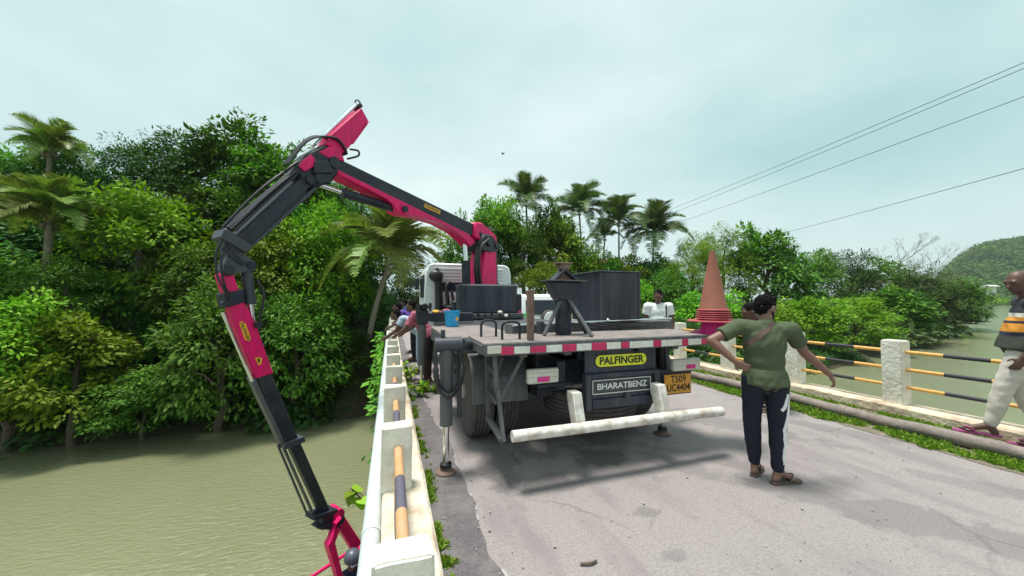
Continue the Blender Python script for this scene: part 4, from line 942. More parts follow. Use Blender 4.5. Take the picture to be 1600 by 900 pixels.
# main boom: black box on top of a red web
q = P(); q.prism([(3.87, 3.82), (.48, 3.42), (.44, 3.16), (.64, 3.12), (3.9, 3.60)], cp, -.125, .125, .015); mb = q.build('main_boom', 'crane_black', tk)
q = P(); q.prism([(3.92, 3.64), (.7, 3.155), (.42, 3.0), (.62, 2.87), (.85, 3.02), (1.13, 3.15), (1.64, 3.25), (2.2, 3.25), (2.42, 3.23), (2.62, 3.21), (2.75, 3.24), (2.85, 3.36), (3.0, 3.42), (3.27, 3.46), (3.9, 3.56)], cp, -.145, .145, .012); q.build('boom_web', 'crane_red', mb)
q = P(); q.prism([(.50, 3.46), (.22, 3.50), (-.10, 3.38), (-.42, 3.26), (-.44, 3.04), (-.1, 3.0), (.2, 3.04), (.54, 3.12)], cp, -.18, .18, .03); q.build('boom_root', 'crane_red', mb)
for a_, z_, r_ in ((2.6, 3.31, .06), (.28, 3.2, .06)): q = P(); q.cyl(cp(a_, z_, -.19), cp(a_, z_, .19), r_, seg=18); q.build('pivot_pin', 'crane_black', mb)
q = P(); lab = [(2.08, 3.465), (2.065, 3.545), (1.62, 3.495), (1.635, 3.415)]; q.prism(lab, cp, .1255, .129, 0); pd = q.build('maker_label', 'label_yellow', mb)
def text_plane(txt, size, a0, z0, a1, z1, w, m, parent, bold=.001, sx=1.):
    A, B = cp(a0, z0, w), cp(a1, z1, w); x = (B-A).normalized(); y = CN.cross(x); return text_on(txt, size, (A+B)/2, x, y, m, parent, bold, sx)
text_plane('PALFINGER', .075, 2.07, 3.505, 1.63, 3.455, .1295, 'ink', mb)
q = P(); q.cyl(cp(3.72, 3.345, 0), cp(2.62, 3.315, 0), .075, seg=18); q.cyl(cp(3.74, 3.346, 0), cp(3.68, 3.344, 0), .085, seg=18); q.build('elbow_cylinder', 'crane_black', mb)
q = P(); q.cyl(cp(4.14, 3.37, 0), cp(3.72, 3.345, 0), .035, seg=14); q.build('piston_rod', 'chrome', mb)
# elbow
q = P(); q.prism([(4.12, 3.96), (3.88, 3.90), (3.84, 3.68), (4.0, 3.42), (4.22, 3.28), (4.42, 3.30), (4.52, 3.44), (4.38, 3.72)], cp, -.15, .14, .03); q.cyl(cp(3.98, 3.72, -.18), cp(3.98, 3.72, .18), .085, seg=20); q.cyl(cp(4.2, 3.42, -.18), cp(4.2, 3.42, .18), .08, seg=20); q.cyl(cp(4.33, 3.36, -.17), cp(4.33, 3.36, .17), .065, seg=20); el = q.build('elbow_joint', 'crane_black', tk)
q = P(); q.prism([(4.50, 3.50), (4.45, 3.60), (4.33, 3.72), (4.27, 3.66), (4.30, 3.55), (4.42, 3.44)], cp, .141, .175, .01); q.build('elbow_plate', 'crane_red', el)
q = P(); q.prism([(4.0, 3.98), (3.86, 3.94), (3.80, 3.80), (4.05, 3.76), (4.22, 3.80)], cp, -.145, .15, .01); q.build('elbow_bracket', 'crane_red', el)
q = P()
for k in range(5):
    w = .0+.035*k; q.tube([cp(4.62, 3.50, w), cp(4.42, 3.85, w+.02), cp(4.22, 4.06-.01*k, w+.02), cp(3.95, 4.10, w+.02), cp(3.80, 4.0, w+.01), cp(3.76, 3.92, w)], .015, 7)
q.tube([cp(3.76, 3.85, .15), cp(3.58, 3.96, .16), cp(3.58, 4.04, .16), cp(3.72, 4.02, .15)], .016, 7); q.build('hydraulic_hose', 'hose', el)
# knuckle boom: red upper tail, black lower tube with extension cylinders riding on it
q = P(); q.prism([(3.50, 4.80), (3.36, 4.64), (3.66, 4.14), (3.80, 3.93), (4.10, 3.96), (4.02, 4.14)], cp, -.12, .12, .012); kt = q.build('boom_tail', 'crane_red', tk)
q = P(); q.prism([(3.365, 4.625), (3.345, 4.635), (3.64, 4.14), (3.67, 4.14)], cp, -.13, .13, .003); q.build('tail_flange', 'crane_red', kt)
q = P(); q.cyl(cp(3.56, 4.83, .06), cp(4.22, 3.93, .06), .022, seg=12); q.cyl(cp(3.52, 4.83, -.06), cp(4.2, 3.93, -.06), .022, seg=12); q.build('extension_rod', 'chrome', kt)
q = P(); q.cyl(cp(3.50, 4.84, -.1), cp(3.50, 4.84, .1), .035, seg=12)
q.tube([cp(3.50+.05*math.sin(k*.7), 4.90+.05*math.cos(k*.7), .02) for k in range(9)], .012, 6, True); q.build('hose_ring', 'hose', kt)
q = P(); q.prism([(4.34, 3.50), (4.18, 3.42), (5.08, 2.33), (5.17, 2.30), (5.23, 2.38)], cp, -.12, .12, .012); kb = q.build('knuckle_boom', 'crane_black', tk)
q = P(); q.prism([(4.14, 3.42), (4.10, 3.38), (4.98, 2.34), (5.04, 2.33)], cp, -.10, .10, .01); q.build('boom_keel', 'crane_grey', kb)
for w in (-.065, .065):
    q = P(); q.cyl(cp(4.38, 3.56, w), cp(5.25, 2.50, w), .042, seg=14); q.build('extension_cylinder', 'crane_black', kb)
q = P(); q.tube([cp(4.42, 3.53, .12), cp(4.85, 3.03, .13), cp(5.25, 2.49, .12)], .018, 7); q.tube([cp(4.40, 3.52, .135), cp(4.85, 2.96, .14), cp(5.22, 2.48, .135)], .015, 7); q.tube([cp(4.43, 3.61, 0), cp(4.92, 3.06, 0), cp(5.29, 2.53, 0)], .018, 6); q.build('hydraulic_hose', 'hose', kb)
q = P(); q.prism([(5.32, 2.50), (5.02, 2.32), (5.10, 2.22), (5.36, 2.38)], cp, -.15, .15, .012); q.build('end_collar', 'crane_grey', kb)
q = P(); q.prism([(4.0, 3.55), (4.3, 3.45), (4.30, 3.62), (4.1, 3.72)], cp, -.2, .2, .01); q.build('boom_clamp', 'crane_black', kb)
# link between knuckle boom and fly jib
q = P(); q.prism([(5.32, 2.36), (5.18, 2.36), (5.12, 2.22), (4.97, 2.12), (4.96, 2.02), (5.10, 2.00), (5.28, 1.92), (5.33, 2.0), (5.26, 2.16)], cp, -.095, .095, .012); lk = q.build('jib_link', 'crane_grey', tk)
q = P(); q.cyl(cp(5.22, 2.28, -.12), cp(5.22, 2.28, .12), .055, seg=16); q.cyl(cp(5.02, 2.08, -.12), cp(5.02, 2.08, .12), .048, seg=16); q.cyl(cp(5.26, 2.0, -.12), cp(5.26, 2.0, .12), .06, seg=16); q.prism([(5.30, 2.30), (5.08, 2.10), (5.12, 2.06), (5.34, 2.24)], cp, .096, .112, .004); q.build('link_pin', 'crane_black', lk)
q = P(); q.tube([cp(5.30, 2.45, .10), cp(5.39, 2.2, .12), cp(5.38, 1.95, .12), cp(5.30, 1.75, .12), cp(5.22, 1.6, .10)], .013, 7); q.tube([cp(5.2, 2.4, .13), cp(5.34, 2.15, .14), cp(5.33, 1.9, .14), cp(5.25, 1.7, .10)], .013, 7); q.build('hydraulic_hose', 'hose', lk)
# fly jib
q = P(); q.prism([(5.34, 1.94), (5.27, 2.02), (5.20, 2.00), (5.165, 1.80), (5.11, 1.66), (4.925, 1.32), (4.90, 1.18), (4.725, .68), (4.93, .645), (5.14, 1.25)], cp, -.08, .08, .012); jb = q.build('fly_jib', 'crane_red', tk)
q = P(); q.prism([(5.31, 1.72), (5.10, 1.78), (5.08, 1.62), (5.28, 1.55)], cp, -.11, .11, .012); q.cyl(cp(5.29, 1.6, .07), cp(5.29, 1.6, .15), .04, seg=12); q.build('jib_collar', 'crane_black', jb)
q = P(); q.cyl(cp(5.04, 2.08, 0), cp(4.985, 1.62, 0), .062, seg=16); q.cyl(cp(4.99, 1.64, 0), cp(4.984, 1.59, 0), .07, seg=16); q.build('jib_cylinder', 'crane_grey', jb)
q = P(); q.cyl(cp(4.985, 1.62, 0), cp(4.945, 1.32, 0), .034, seg=14); q.build('piston_rod', 'chrome', jb)
q = P(); q.cyl(cp(4.935, 1.33, -.14), cp(4.935, 1.33, .14), .045, seg=14); q.tube([cp(4.94, 1.9, .08), cp(4.88, 1.7, .12), cp(4.92, 1.45, .12), cp(4.93, 1.35, .1)], .018, 6); q.build('jib_pin', 'hose', jb)
q = P(); q.prism([(5.13, 1.36), (5.105, 1.385), (5.06, 1.345), (5.0, 1.16), (5.02, 1.13), (5.065, 1.15)], cp, .0805, .084, 0); q.build('maker_label', 'label_yellow', jb)
text_plane('PALFINGER', .05, 5.108, 1.36, 5.027, 1.145, .0845, 'ink', jb, .0006, .95)
q = P(); q.prism([(4.95, .92), (4.87, .90), (4.875, .83), (4.91, .81)], cp, .0805, .0835, 0); q.build('warning_label', 'label_yellow', jb)
q = P(); q.prism([(4.925, .90), (4.895, .89), (4.895, .85), (4.91, .84)], cp, .084, .0855, 0); q.build('warning_mark', 'ink', jb)
q = P(); q.cyl(cp(5.29, 1.5, .05), cp(4.96, .62, .05), .022, seg=10); q.build('guide_rod', 'chrome', jb)
q = P(); q.prism([(4.915, .66), (4.75, .69), (4.36, -.34), (4.53, -.37)], cp, -.065, .065, .008); ex = q.build('jib_extension', 'crane_black', tk)
q = P(); q.prism([(4.51, -.32), (4.37, -.30), (3.895, -1.50), (4.02, -1.53)], cp, -.055, .055, .006); q.build('inner_extension', 'crane_black', ex)
q = P(); q.prism([(4.59, -.28), (4.32, -.27), (4.30, -.35), (4.57, -.37)], cp, -.10, .10, .006); q.build('flange', 'crane_grey', ex)
q = P(); q.prism([(4.99, .66), (4.93, .66), (4.55, -.30), (4.60, -.30)], cp, -.06, .06, .005); q.build('extension_cylinder', 'steel_grey', ex)
q = P(); q.cyl(cp(4.57, -.32, .02), cp(4.13, -1.46, .02), .02, seg=8); q.cyl(cp(4.60, -.32, -.04), cp(4.18, -1.46, -.04), .016, seg=8); q.build('guide_rod', 'steel_grey', ex)
# work basket hung from the jib head
q = P(); q.prism([(4.16, -1.44), (3.80, -1.52), (3.82, -1.58), (4.18, -1.50)], cp, -.12, .12, .006); q.prism([(4.02, -1.56), (3.86, -1.56), (3.70, -1.66), (3.72, -1.78), (4.04, -1.72)], cp, -.09, .09, .01); q.cyl(cp(3.76, -1.70, -.14), cp(3.76, -1.70, .14), .06, seg=16); q.prism([(4.10, -1.66), (3.95, -1.62), (3.74, -1.82), (3.80, -1.84)], cp, -.11, .11, .006); bs = q.build('basket_mount', 'crane_black', tk)
q = P(); q.cyl(cp(3.78, -1.62, -.1), cp(3.78, -1.62, .12), .085, seg=20); q.prism([(3.82, -1.62), (3.68, -1.58), (3.22, -2.42), (3.36, -2.50)], cp, -.22, -.10, .01); q.build('basket_arm', 'crane_red', bs)
q = P(); q.prism([(3.90, -1.66), (3.80, -1.60), (3.96, -1.86), (4.02, -1.90), (3.80, -2.66), (3.73, -2.64), (3.92, -1.92), (3.83, -1.78)], cp, .10, .22, .008); q.build('basket_arm', 'crane_red', bs)
q = P()
cor = [(3.92, -.40), (3.92, .38), (3.10, .38), (3.10, -.40)]
for z in (-2.66, -3.4, -4.10):
    for k in range(4): q.cyl(cp(cor[k][0], z, cor[k][1]), cp(cor[(k+1) % 4][0], z, cor[(k+1) % 4][1]), .026, seg=10)
for a, w in cor: q.cyl(cp(a, -4.12, w), cp(a, -2.66, w), .026, seg=10)
q.tube([cp(3.10, -2.66, .2), cp(3.12, -2.50, .2), cp(3.2, -2.44, .2), cp(3.3, -2.52, .2)], .02, 8); q.build('basket_rail', 'crane_red', bs)
q = P(); q.prism([(3.95, -4.14), (3.07, -4.14), (3.07, -4.10), (3.95, -4.10)], cp, -.42, .40, .004); q.build('basket_floor', 'steel_grey', bs)

# ------------------------------------------------------------------ things lying on the truck
def bucket(loc, label):
    x, y, z = loc; root = thing('bucket', loc, label, 'bucket'); q = P()
    q.lathe([(.002, .004), (.085, .0), (.092, .006), (.122, .225), (.13, .227), (.13, .243), (.118, .243), (.088, .012), (.002, .012)], loc, 'Z', 32); q.build('bucket_body', 'bucket_blue', root)
    q = P(); q.tube([(x-.127, y, z+.22)]+[(x-.127*math.cos(R(a)), y-.10*math.sin(R(a)), z+.215-.06*math.sin(R(a))) for a in range(15, 180, 15)]+[(x+.127, y, z+.22)], .004, 6); q.build('handle', 'steel_grey', root)
    q = P(); q.lathe([(.002, -.0), (.03, -.002), (.03, .003)], (x+.055, y-.098, z+.12), 'Y', 16); q.build('sticker', 'label_yellow', root)
bucket((.90, 5.55, 1.234), 'bright blue plastic bucket standing on the truck deck')
root = thing('work_gloves', (.85, 6.75, 1.40), 'crumpled yellow and red work gloves on the stabilizer beam', 'gloves')
for c, s, mm in (((.80, 6.74, 1.425), (.08, .05, .03), 'label_yellow'), ((.87, 6.72, 1.42), (.06, .04, .025), 'rust')):
    q = P(); q.ball(c, s, u=18, v=12); q.jitter(.025, 14); q.build('glove', mm, root)
q = P(); q.ball((.98, 6.74, 1.43), (.09, .06, .035), u=18, v=12); q.jitter(.03, 12); tag(q.build('rag', 'pink_cloth'), 'crumpled reddish rag beside the blue bucket', 'rag')
# nested traffic cones on the platform corner
cx, cy = 3.575, 3.22
def cone(z, top, label, m_body, m_base, brim, h_vis=None, tilt=None):
    """Hollow cone with a square flange; z is the underside of the flange."""
    root = thing('traffic_cone', (cx, cy, z), label, 'traffic cone', 'traffic cones stacked on the truck corner'); q = P()
    hgt = top; rb = .145
    pr = [(rb+.012, .012), (rb, .03), (.030, hgt-.02), (.026, hgt), (.018, hgt), (.016, hgt-.03), (rb-.014, .03), (rb-.016, .012)]
    q.lathe(pr, (cx, cy, z), 'Z', 28); o = q.build('cone_body', m_body, root)
    q = P(); q.lathe([(rb-.016, 0), (brim-.01, 0), (brim, .006), (brim-.004, .013), (rb+.01, .016), (rb-.016, .014)], (cx, cy, z), 'Z', 40); ob = q.build('cone_base', m_base, root)
    for p in (o, ob):
        if tilt:
            M = Matrix.Translation((cx, cy, z)) @ Matrix.Rotation(tilt, 4, 'Y') @ Matrix.Translation((-cx, -cy, -z)); p.data.transform(M)
zz = 1.305
cone(1.275, .40, 'magenta soft cone squashed at the bottom of the cone stack', 'cone_pink', 'cone_pink', .235, tilt=R(-7))
cone(1.395, .66, 'wide rimmed cone second from the bottom of the cone stack', 'cone_rim', 'cone_rim', .285)
for k, nm in enumerate(('third', 'fourth', 'fifth', 'sixth')):
    cone(1.424+.024*k, .66, 'red rimmed cone, %s from the bottom of the cone stack' % nm, 'cone_orange', 'cone_rim', .192-.003*k)
cone(1.522, .70, 'dusty orange cone topping the cone stack, its whole body showing', 'cone_orange', 'cone_rim', .178)

# ------------------------------------------------------------------ white cars beyond the truck
def car(x0, y0, w, L, label, z0=0., green=False, jeep=True, h=1.85, rz=0.):
    root = thing('parked_car', (x0+w/2, y0+L/2, z0), label, 'car'); fn = lambda a, b, ww: (ww, a, b)
    body = [(y0, z0+.45), (y0+.02, z0+.98), (y0+.05, z0+1.02), (y0+L-1.35, z0+1.06), (y0+L-.15, z0+.98), (y0+L, z0+.85), (y0+L, z0+.42)]
    q = P(); q.prism(body, fn, x0, x0+w, .05); q.build('body', 'car_white', root)
    if green:
        for xx in (x0-.006, x0+w-.001):
            q = P(); q.bx(xx, xx+.008, y0+.1, y0+L-1.4, z0+.62, z0+1.0, .002); q.build('side_stripe', 'car_green', root)
        q = P(); q.bx(x0+.06, x0+w*.24, y0-.008, y0+.030, z0+.70, z0+1.13, .002); q.build('tail_stripe', 'car_green', root)
    cabin = [(y0+.04, z0+1.02), (y0+.14, z0+h-.06), (y0+.26, z0+h), (y0+L-2.0, z0+h-.02), (y0+L-1.75, z0+h-.08), (y0+L-1.25, z0+1.06)]
    q = P(); q.prism(cabin, fn, x0+.07, x0+w-.07, .05); q.build('roof', 'car_white', root)
    q = P(); q.prism([(y0+.045, z0+1.08), (y0+.113, z0+h-.22), (y0+.10, z0+h-.22), (y0+.03, z0+1.08)], fn, x0+.22, x0+w-.18, .003); q.build('rear_window', 'glass_dark', root)
    for xx in (x0+.06, x0+w-.07):
        q = P(); q.bx(xx, xx+.012, y0+.32, y0+1.2, z0+1.12, z0+h-.2, .004); q.bx(xx, xx+.012, y0+1.3, y0+L-2.0, z0+1.12, z0+h-.2, .004); q.build('side_window', 'glass_dark', root)
    for yy in (y0+.75, y0+L-.8):
        for xx in (x0-.01, x0+w-.2):
            q = P(); q.lathe([(.1, 0), (.3, -.0), (.34, .03), (.35, .1), (.34, .19), (.3, .21), (.1, .21)], (xx, yy, z0+.35), 'X', 24); wq = q.build('wheel', 'rubber', root)
            q = P(); q.lathe([(.002, -.005), (.19, -.005), (.2, .0), (.2, .215), (.002, .215)], (xx, yy, z0+.35), 'X', 20); q.build('rim', 'rim', wq)
    if jeep:
        q = P(); q.lathe([(.002, -.20), (.20, -.20), (.30, -.18), (.345, -.12), (.345, -.01), (.002, 0)], (x0+w*.64, y0+.01, z0+.92), 'Y', 32); sw = q.build('spare_wheel', 'rubber', root)
        q = P(); q.lathe([(.002, -.215), (.12, -.215), (.27, -.205), (.28, -.19)], (x0+w*.64, y0+.01, z0+.92), 'Y', 32); q.build('wheel_cover', 'car_white', sw)
    q = P(); q.bx(x0-.02, x0+w+.02, y0-.12, y0+.02, z0+.42, z0+.60, .04); q.build('bumper', 'car_white', root)
    for xx in (x0+.05, x0+w-.15):
        q = P(); q.bx(xx, xx+.1, y0-.012, y0+.02, z0+.66, z0+.88, .01); q.build('tail_lamp', 'lamp_red', root)
car(4.55, 12.4, 1.75, 4.0, 'white off roader with green stripe and dark rear window, beyond the boom rest', green=True)
car(.85, 24.5, 1.7, 4.2, 'white car standing beyond the truck cab, only its roof and rear showing', z0=-.25, jeep=False, h=1.5)

# ------------------------------------------------------------------ people
def remesh(q, vox, smooth=4, shrink=.5):
    me = q.mesh(None); o = bpy.data.objects.new('tmp', me); col.objects.link(o)
    r_ = o.modifiers.new('r', 'REMESH'); r_.mode = 'VOXEL'; r_.voxel_size = vox; r_.use_smooth_shade = True
    s_ = o.modifiers.new('s', 'SMOOTH'); s_.factor = shrink; s_.iterations = smooth
    dg = bpy.context.evaluated_depsgraph_get(); me2 = bpy.data.meshes.new_from_object(o.evaluated_get(dg)); bpy.data.objects.remove(o)
    me2.materials.clear(); me2.polygons.foreach_set('use_smooth', [True]*len(me2.polygons)); return me2
def hand(q, w, d, n, s=1., curl=.5, flip=1):
    """Palm at the wrist w pointing along d, back of the hand facing n; five fingers that bend."""
    d = Vector(d).normalized(); n = Vector(n); n = (n-d*n.dot(d)).normalized(); sd = d.cross(n)*flip
    rot = Matrix((sd, d, n)).transposed(); c = w+d*.048*s; q.ball(c, (.040*s, .052*s, .017*s), rot)
    for k, (off, ln) in enumerate(((-.029, .062), (-.0095, .074), (.010, .070), (.028, .054))):
        a = c+sd*off*s+d*.042*s; L = ln*s; ang = curl*(1+.12*k); v1 = d*math.cos(ang*.6)-n*math.sin(ang*.6)+sd*off*1.6; b = a+v1.normalized()*L*.45
        v2 = d*math.cos(ang*1.5)-n*math.sin(ang*1.5); e = b+v2*L*.34; v3 = d*math.cos(ang*2.3)-n*math.sin(ang*2.3)
        q.capsule(a, b, .0095*s, .0088*s); q.capsule(b, e, .0088*s, .008*s); q.capsule(e, e+v3*L*.26, .008*s, .0068*s)
    a = c-sd*.030*s-d*.022*s; b = a+(d*.6-sd*.75-n*.25).normalized()*.038*s; q.capsule(a, b, .012*s, .0105*s); q.capsule(b, b+(d*.95-sd*.25-n*.3).normalized()*.030*s, .0105*s, .008*s)
def person(loc, heading, label, J, skin='skin', shirt=None, legs=None, vox=.008, girth=1.0, hair='short', head_turn=0., head_tilt=0., feet='sandal', beard=False, sleeve=.55, group=None, hcurl=.5, head_roll=0., shirt_hem=.90, helmet=False, ears=True, hip_w=1.0, footdir=None, size=1.):
    """J: joints in the person's own frame (x right, y ahead, z up). heading: degrees clockwise from +Y."""
    root = thing('person', loc, label, 'person', group)
    M = Matrix.Translation(loc) @ Matrix.Rotation(-R(heading), 4, 'Z') @ Matrix.Scale(size, 4); W = lambda p: M @ Vector(p)
    g_ = girth; hips, chest, neck, head = [Vector(J[k]) for k in ('hips', 'chest', 'neck', 'head')]
    tw = (neck-hips).normalized()
    def tq(up):   # torso frame
        up = up.normalized(); x = Vector((1, 0, 0)); x = (x-up*x.dot(up)).normalized(); return Matrix((x, up.cross(x), up)).transposed()
    T_ = tq(chest-hips); belly = hips.lerp(chest, .5)
    def torso(q, e):
        q.ball(chest+T_ @ Vector((0, -.005, .03)), (.172*g_+e, .112*g_+e, .185+e), T_, 24, 16)
        q.ball(belly+T_ @ Vector((0, .015*g_, 0)), (.158*g_+e, .122*g_+e, .19+e), T_, 24, 16)
        q.ball(hips, (.168*g_*hip_w+e, .125*g_+e, .13+e), T_, 24, 16)
        for s in 'lr': q.capsule(chest.lerp(neck, .62), Vector(J['sh'+s]), .072+e, .066+e)
        q.capsule(chest.lerp(neck, .3), chest.lerp(neck, .3)+(Vector(J['shl'])+Vector(J['shr'])-2*chest.lerp(neck, .3))*.0, .11, .11)
    q = P(); torso(q, 0)
    q.capsule(chest.lerp(neck, .55), neck.lerp(head, .45), .062, .055)
    HR = Matrix.Rotation(-R(head_turn), 3, 'Z') @ Matrix.Rotation(-R(head_tilt), 3, 'X') @ Matrix.Rotation(R(head_roll), 3, 'Y'); H = lambda v: head+HR @ Vector(v)
    q.ball(H((0, -.012, .022)), (.076, .098, .098), HR, 24, 16); q.ball(H((0, .035, -.045)), (.056, .058, .068), HR, 20, 14); q.ball(H((0, .045, .005)), (.062, .052, .07), HR, 18, 12)
    q.capsule(H((0, .098, .005)), H((0, .112, -.028)), .009, .015); q.ball(H((0, .112, -.03)), (.02, .013, .012), HR)
    q.ball(H((0, .090, -.062)), (.026, .012, .007), HR); q.ball(H((0, .088, -.073)), (.023, .012, .007), HR); q.ball(H((0, .075, -.10)), (.025, .02, .016), HR)
    q.capsule(H((-.045, .088, .028)), H((.045, .088, .028)), .010, .010)
    for s in (-1, 1): q.ball(H((s*.079, -.008, -.008)), (.010, .022, .034), HR)
    for s in 'lr':
        sh, elb, wr = [Vector(J[k+s]) for k in ('sh', 'el', 'wr')]
        q.capsule(sh, elb, .056, .042); q.capsule(elb, elb.lerp(wr, .3), .043, .043); q.capsule(elb.lerp(wr, .3), wr, .043, .027)
        hd = Vector(J.get('hd'+s, wr-elb)); hn = Vector(J.get('hn'+s, (1 if s == 'r' else -1, 0, 0))); hand(q, wr, hd, hn, 1., hcurl, 1 if s == 'r' else -1)
        hp, kn, an, to = [Vector(J[k+s]) for k in ('hp', 'kn', 'an', 'to')]
        q.capsule(hp, kn, .085*g_**.5, .058); q.capsule(kn, kn.lerp(an, .35), .056, .058); q.capsule(kn.lerp(an, .35), an, .058, .036)
        fd = (to-an); fd.z = 0; fd.normalize(); heel = Vector((an.x, an.y, to.z))-fd*.03
        q.capsule(an, heel+Vector((0, 0, .012)), .036, .032); q.capsule(an+fd*.02, to-fd*.03+Vector((0, 0, .008)), .034, .026)
        sdv = fd.cross(Vector((0, 0, 1)))
        for k in range(5): q.capsule(to-fd*(.035+.006*abs(k-1))+sdv*(k-2)*.017*(1 if s == 'r' else -1), to+fd*(.012-.008*k*.8)+sdv*(k-2)*.018*(1 if s == 'r' else -1), .012, .010 if k else .013)
    me = remesh(q, vox, 3); me.transform(M); body = link('body', me, skin, root)
    # clothes
    if shirt:
        q = P(); torso(q, .014)
        for s in 'lr':
            sh, elb = Vector(J['sh'+s]), Vector(J['el'+s]); q.capsule(sh, sh.lerp(elb, sleeve*.5), .074, .074); q.cyl(sh.lerp(elb, sleeve*.4), sh.lerp(elb, sleeve), .070, .073, 20)
        q.capsule(chest.lerp(neck, .5), chest.lerp(neck, .86), .095, .073)
        hem = hips+(chest-hips).normalized()*(-.055); mid = hips.lerp(chest, .3); n = 22
        rings = []
        for c, e in ((mid, .012), (hips.lerp(mid, .4), .026), (hem, .036)):
            rings.append([q.bm.verts.new(c+T_ @ Vector((math.cos(6.2832*k/n)*(.162*g_*hip_w+e), math.sin(6.2832*k/n)*(.128*g_+e)+.005, 0))) for k in range(n)])
        for a, b in zip(rings[:-1], rings[1:]):
            for k in range(n): q.bm.faces.new((a[k], a[(k+1) % n], b[(k+1) % n], b[k]))
        q.bm.faces.new(rings[0][::-1]); q.bm.faces.new(rings[-1])
        me = remesh(q, vox, 5)
        co = np.zeros(len(me.vertices)*3); me.vertices.foreach_get('co', co); co = co.reshape(-1, 3)
        for i in range(len(co)):
            v = Vector(co[i]); f_ = noise.noise(Vector((v.x*9+v.z*5, v.y*9, v.z*14)))*.007+noise.noise(Vector((v.x*17-v.z*13, v.y*16, v.z*9)))*.008; d = v-hips.lerp(chest, .5); d.z *= .2; co[i] = v+d.normalized()*f_
        me.vertices.foreach_set('co', co.ravel()); me.transform(M); link('shirt', me, shirt, root)
    if legs:
        q = P(); q.ball(hips+Vector((0, -.006, -.01)), (.166*g_*hip_w+.012, .116*g_+.012, .13), None, 24, 16)
        for s in 'lr':
            hp, kn, an = [Vector(J[k+s]) for k in ('hp', 'kn', 'an')]; lo = an.lerp(kn, .10)
            q.capsule(hp, kn, .105*g_**.5, .076); q.capsule(kn, kn.lerp(an, .4), .075, .070); q.capsule(kn.lerp(an, .4), lo, .070, .052); q.cyl(lo+(lo-an).normalized()*.03, lo-(lo-an).normalized()*.005, .053, .048, 18)
        me = remesh(q, vox, 5)
        co = np.zeros(len(me.vertices)*3); me.vertices.foreach_get('co', co); co = co.reshape(-1, 3)
        for i in range(len(co)):
            v = Vector(co[i]); a = 1+1.2*max(0, .45-v.z); co[i] = v+noise.noise_vector(Vector((v.x*9, v.y*9, v.z*17)))*.0055*a
        me.vertices.foreach_set('co', co.ravel()); me.transform(M); tr = link('trousers', me, legs, root)
    # hair
    if hair:
        q = P()
        if hair == 'curly': q.ball(H((0, -.020, .038)), (.083, .100, .092), HR, 24, 16); q.ball(H((0, -.052, -.012)), (.066, .054, .068), HR); q.ball(H((0, .045, .090)), (.060, .050, .034), HR)
        elif hair == 'short': q.ball(H((0, -.022, .034)), (.081, .100, .093), HR, 24, 16); q.ball(H((0, -.055, -.015)), (.068, .055, .06), HR)
        elif hair == 'bald': q.ball(H((0, -.045, -.008)), (.078, .075, .05), HR)
        me = remesh(q, .007, 1)
        for v in me.vertices:
            v.co += noise.noise_vector(v.co*38)*(.012 if hair == 'curly' else .005)
        me.transform(M); link('hair', me, 'hair', root)
    if beard:
        q = P(); q.ball(H((0, .048, -.075)), (.055, .05, .046), HR, 18, 12); q.ball(H((.05, .02, -.05)), (.016, .03, .045), HR); q.ball(H((-.05, .02, -.05)), (.016, .03, .045), HR); me = remesh(q, .007, 1)
        for v in me.vertices: v.co += noise.noise_vector(v.co*45)*.005
        me.transform(M); link('beard', me, 'hair', root)
    if helmet:
        q = P(); q.lathe([(.118, -.02), (.120, .0), (.122, .03), (.108, .08), (.075, .118), (.03, .134), (.002, .136)], (0, 0, 0), 'Z', 28); q.box((0, .125, -.008), (.15, .06, .012), Matrix.Rotation(-.15, 3, 'X'), .005)
        me = q.mesh(40); me.transform(M @ Matrix.Translation(head+HR @ Vector((0, -.008, .03))) @ HR.to_4x4()); link('helmet', me, 'helmet_grey', root)
    for s in (-1, 1):
        q = P(); q.ball(W(H((s*.031, .091, .010))), (.012, .012, .008), u=10, v=8); q.build('eye', 'eye', root)
    if feet:
        for s in 'lr':
            an, to = Vector(J['an'+s]), Vector(J['to'+s]); fd = (to-an); fd.z = 0; fd.normalize(); sd = fd.cross(Vector((0, 0, 1))); b0 = Vector((an.x, an.y, to.z-.024))
            pts = []
            for t, w in ((-.07, .022), (-.055, .034), (0, .036), (.09, .040), (.15, .046), (.20, .044), (.232, .025)): pts.append((t, w))
            ol = [(t, w) for t, w in pts]+[(t, -w) for t, w in reversed(pts)]; L0 = max(.17, (to-an).to_2d().length+.05)/.21
            q = P(); q.prism(ol, lambda a, b, w: W(b0+fd*a*L0+sd*b+Vector((0, 0, w))), -.012, .010, .003)
            q.tube([W(b0+fd*.085*L0+sd*.042+Vector((0, 0, .01))), W(b0+fd*.12*L0+sd*.03+Vector((0, 0, .05))), W(b0+fd*.165*L0-sd*.012+Vector((0, 0, .055))), W(b0+fd*.12*L0-sd*.035+Vector((0, 0, .05))), W(b0+fd*.085*L0-sd*.044+Vector((0, 0, .01)))], .007, 8); q.build('sandal', feet, root)
    return root, M
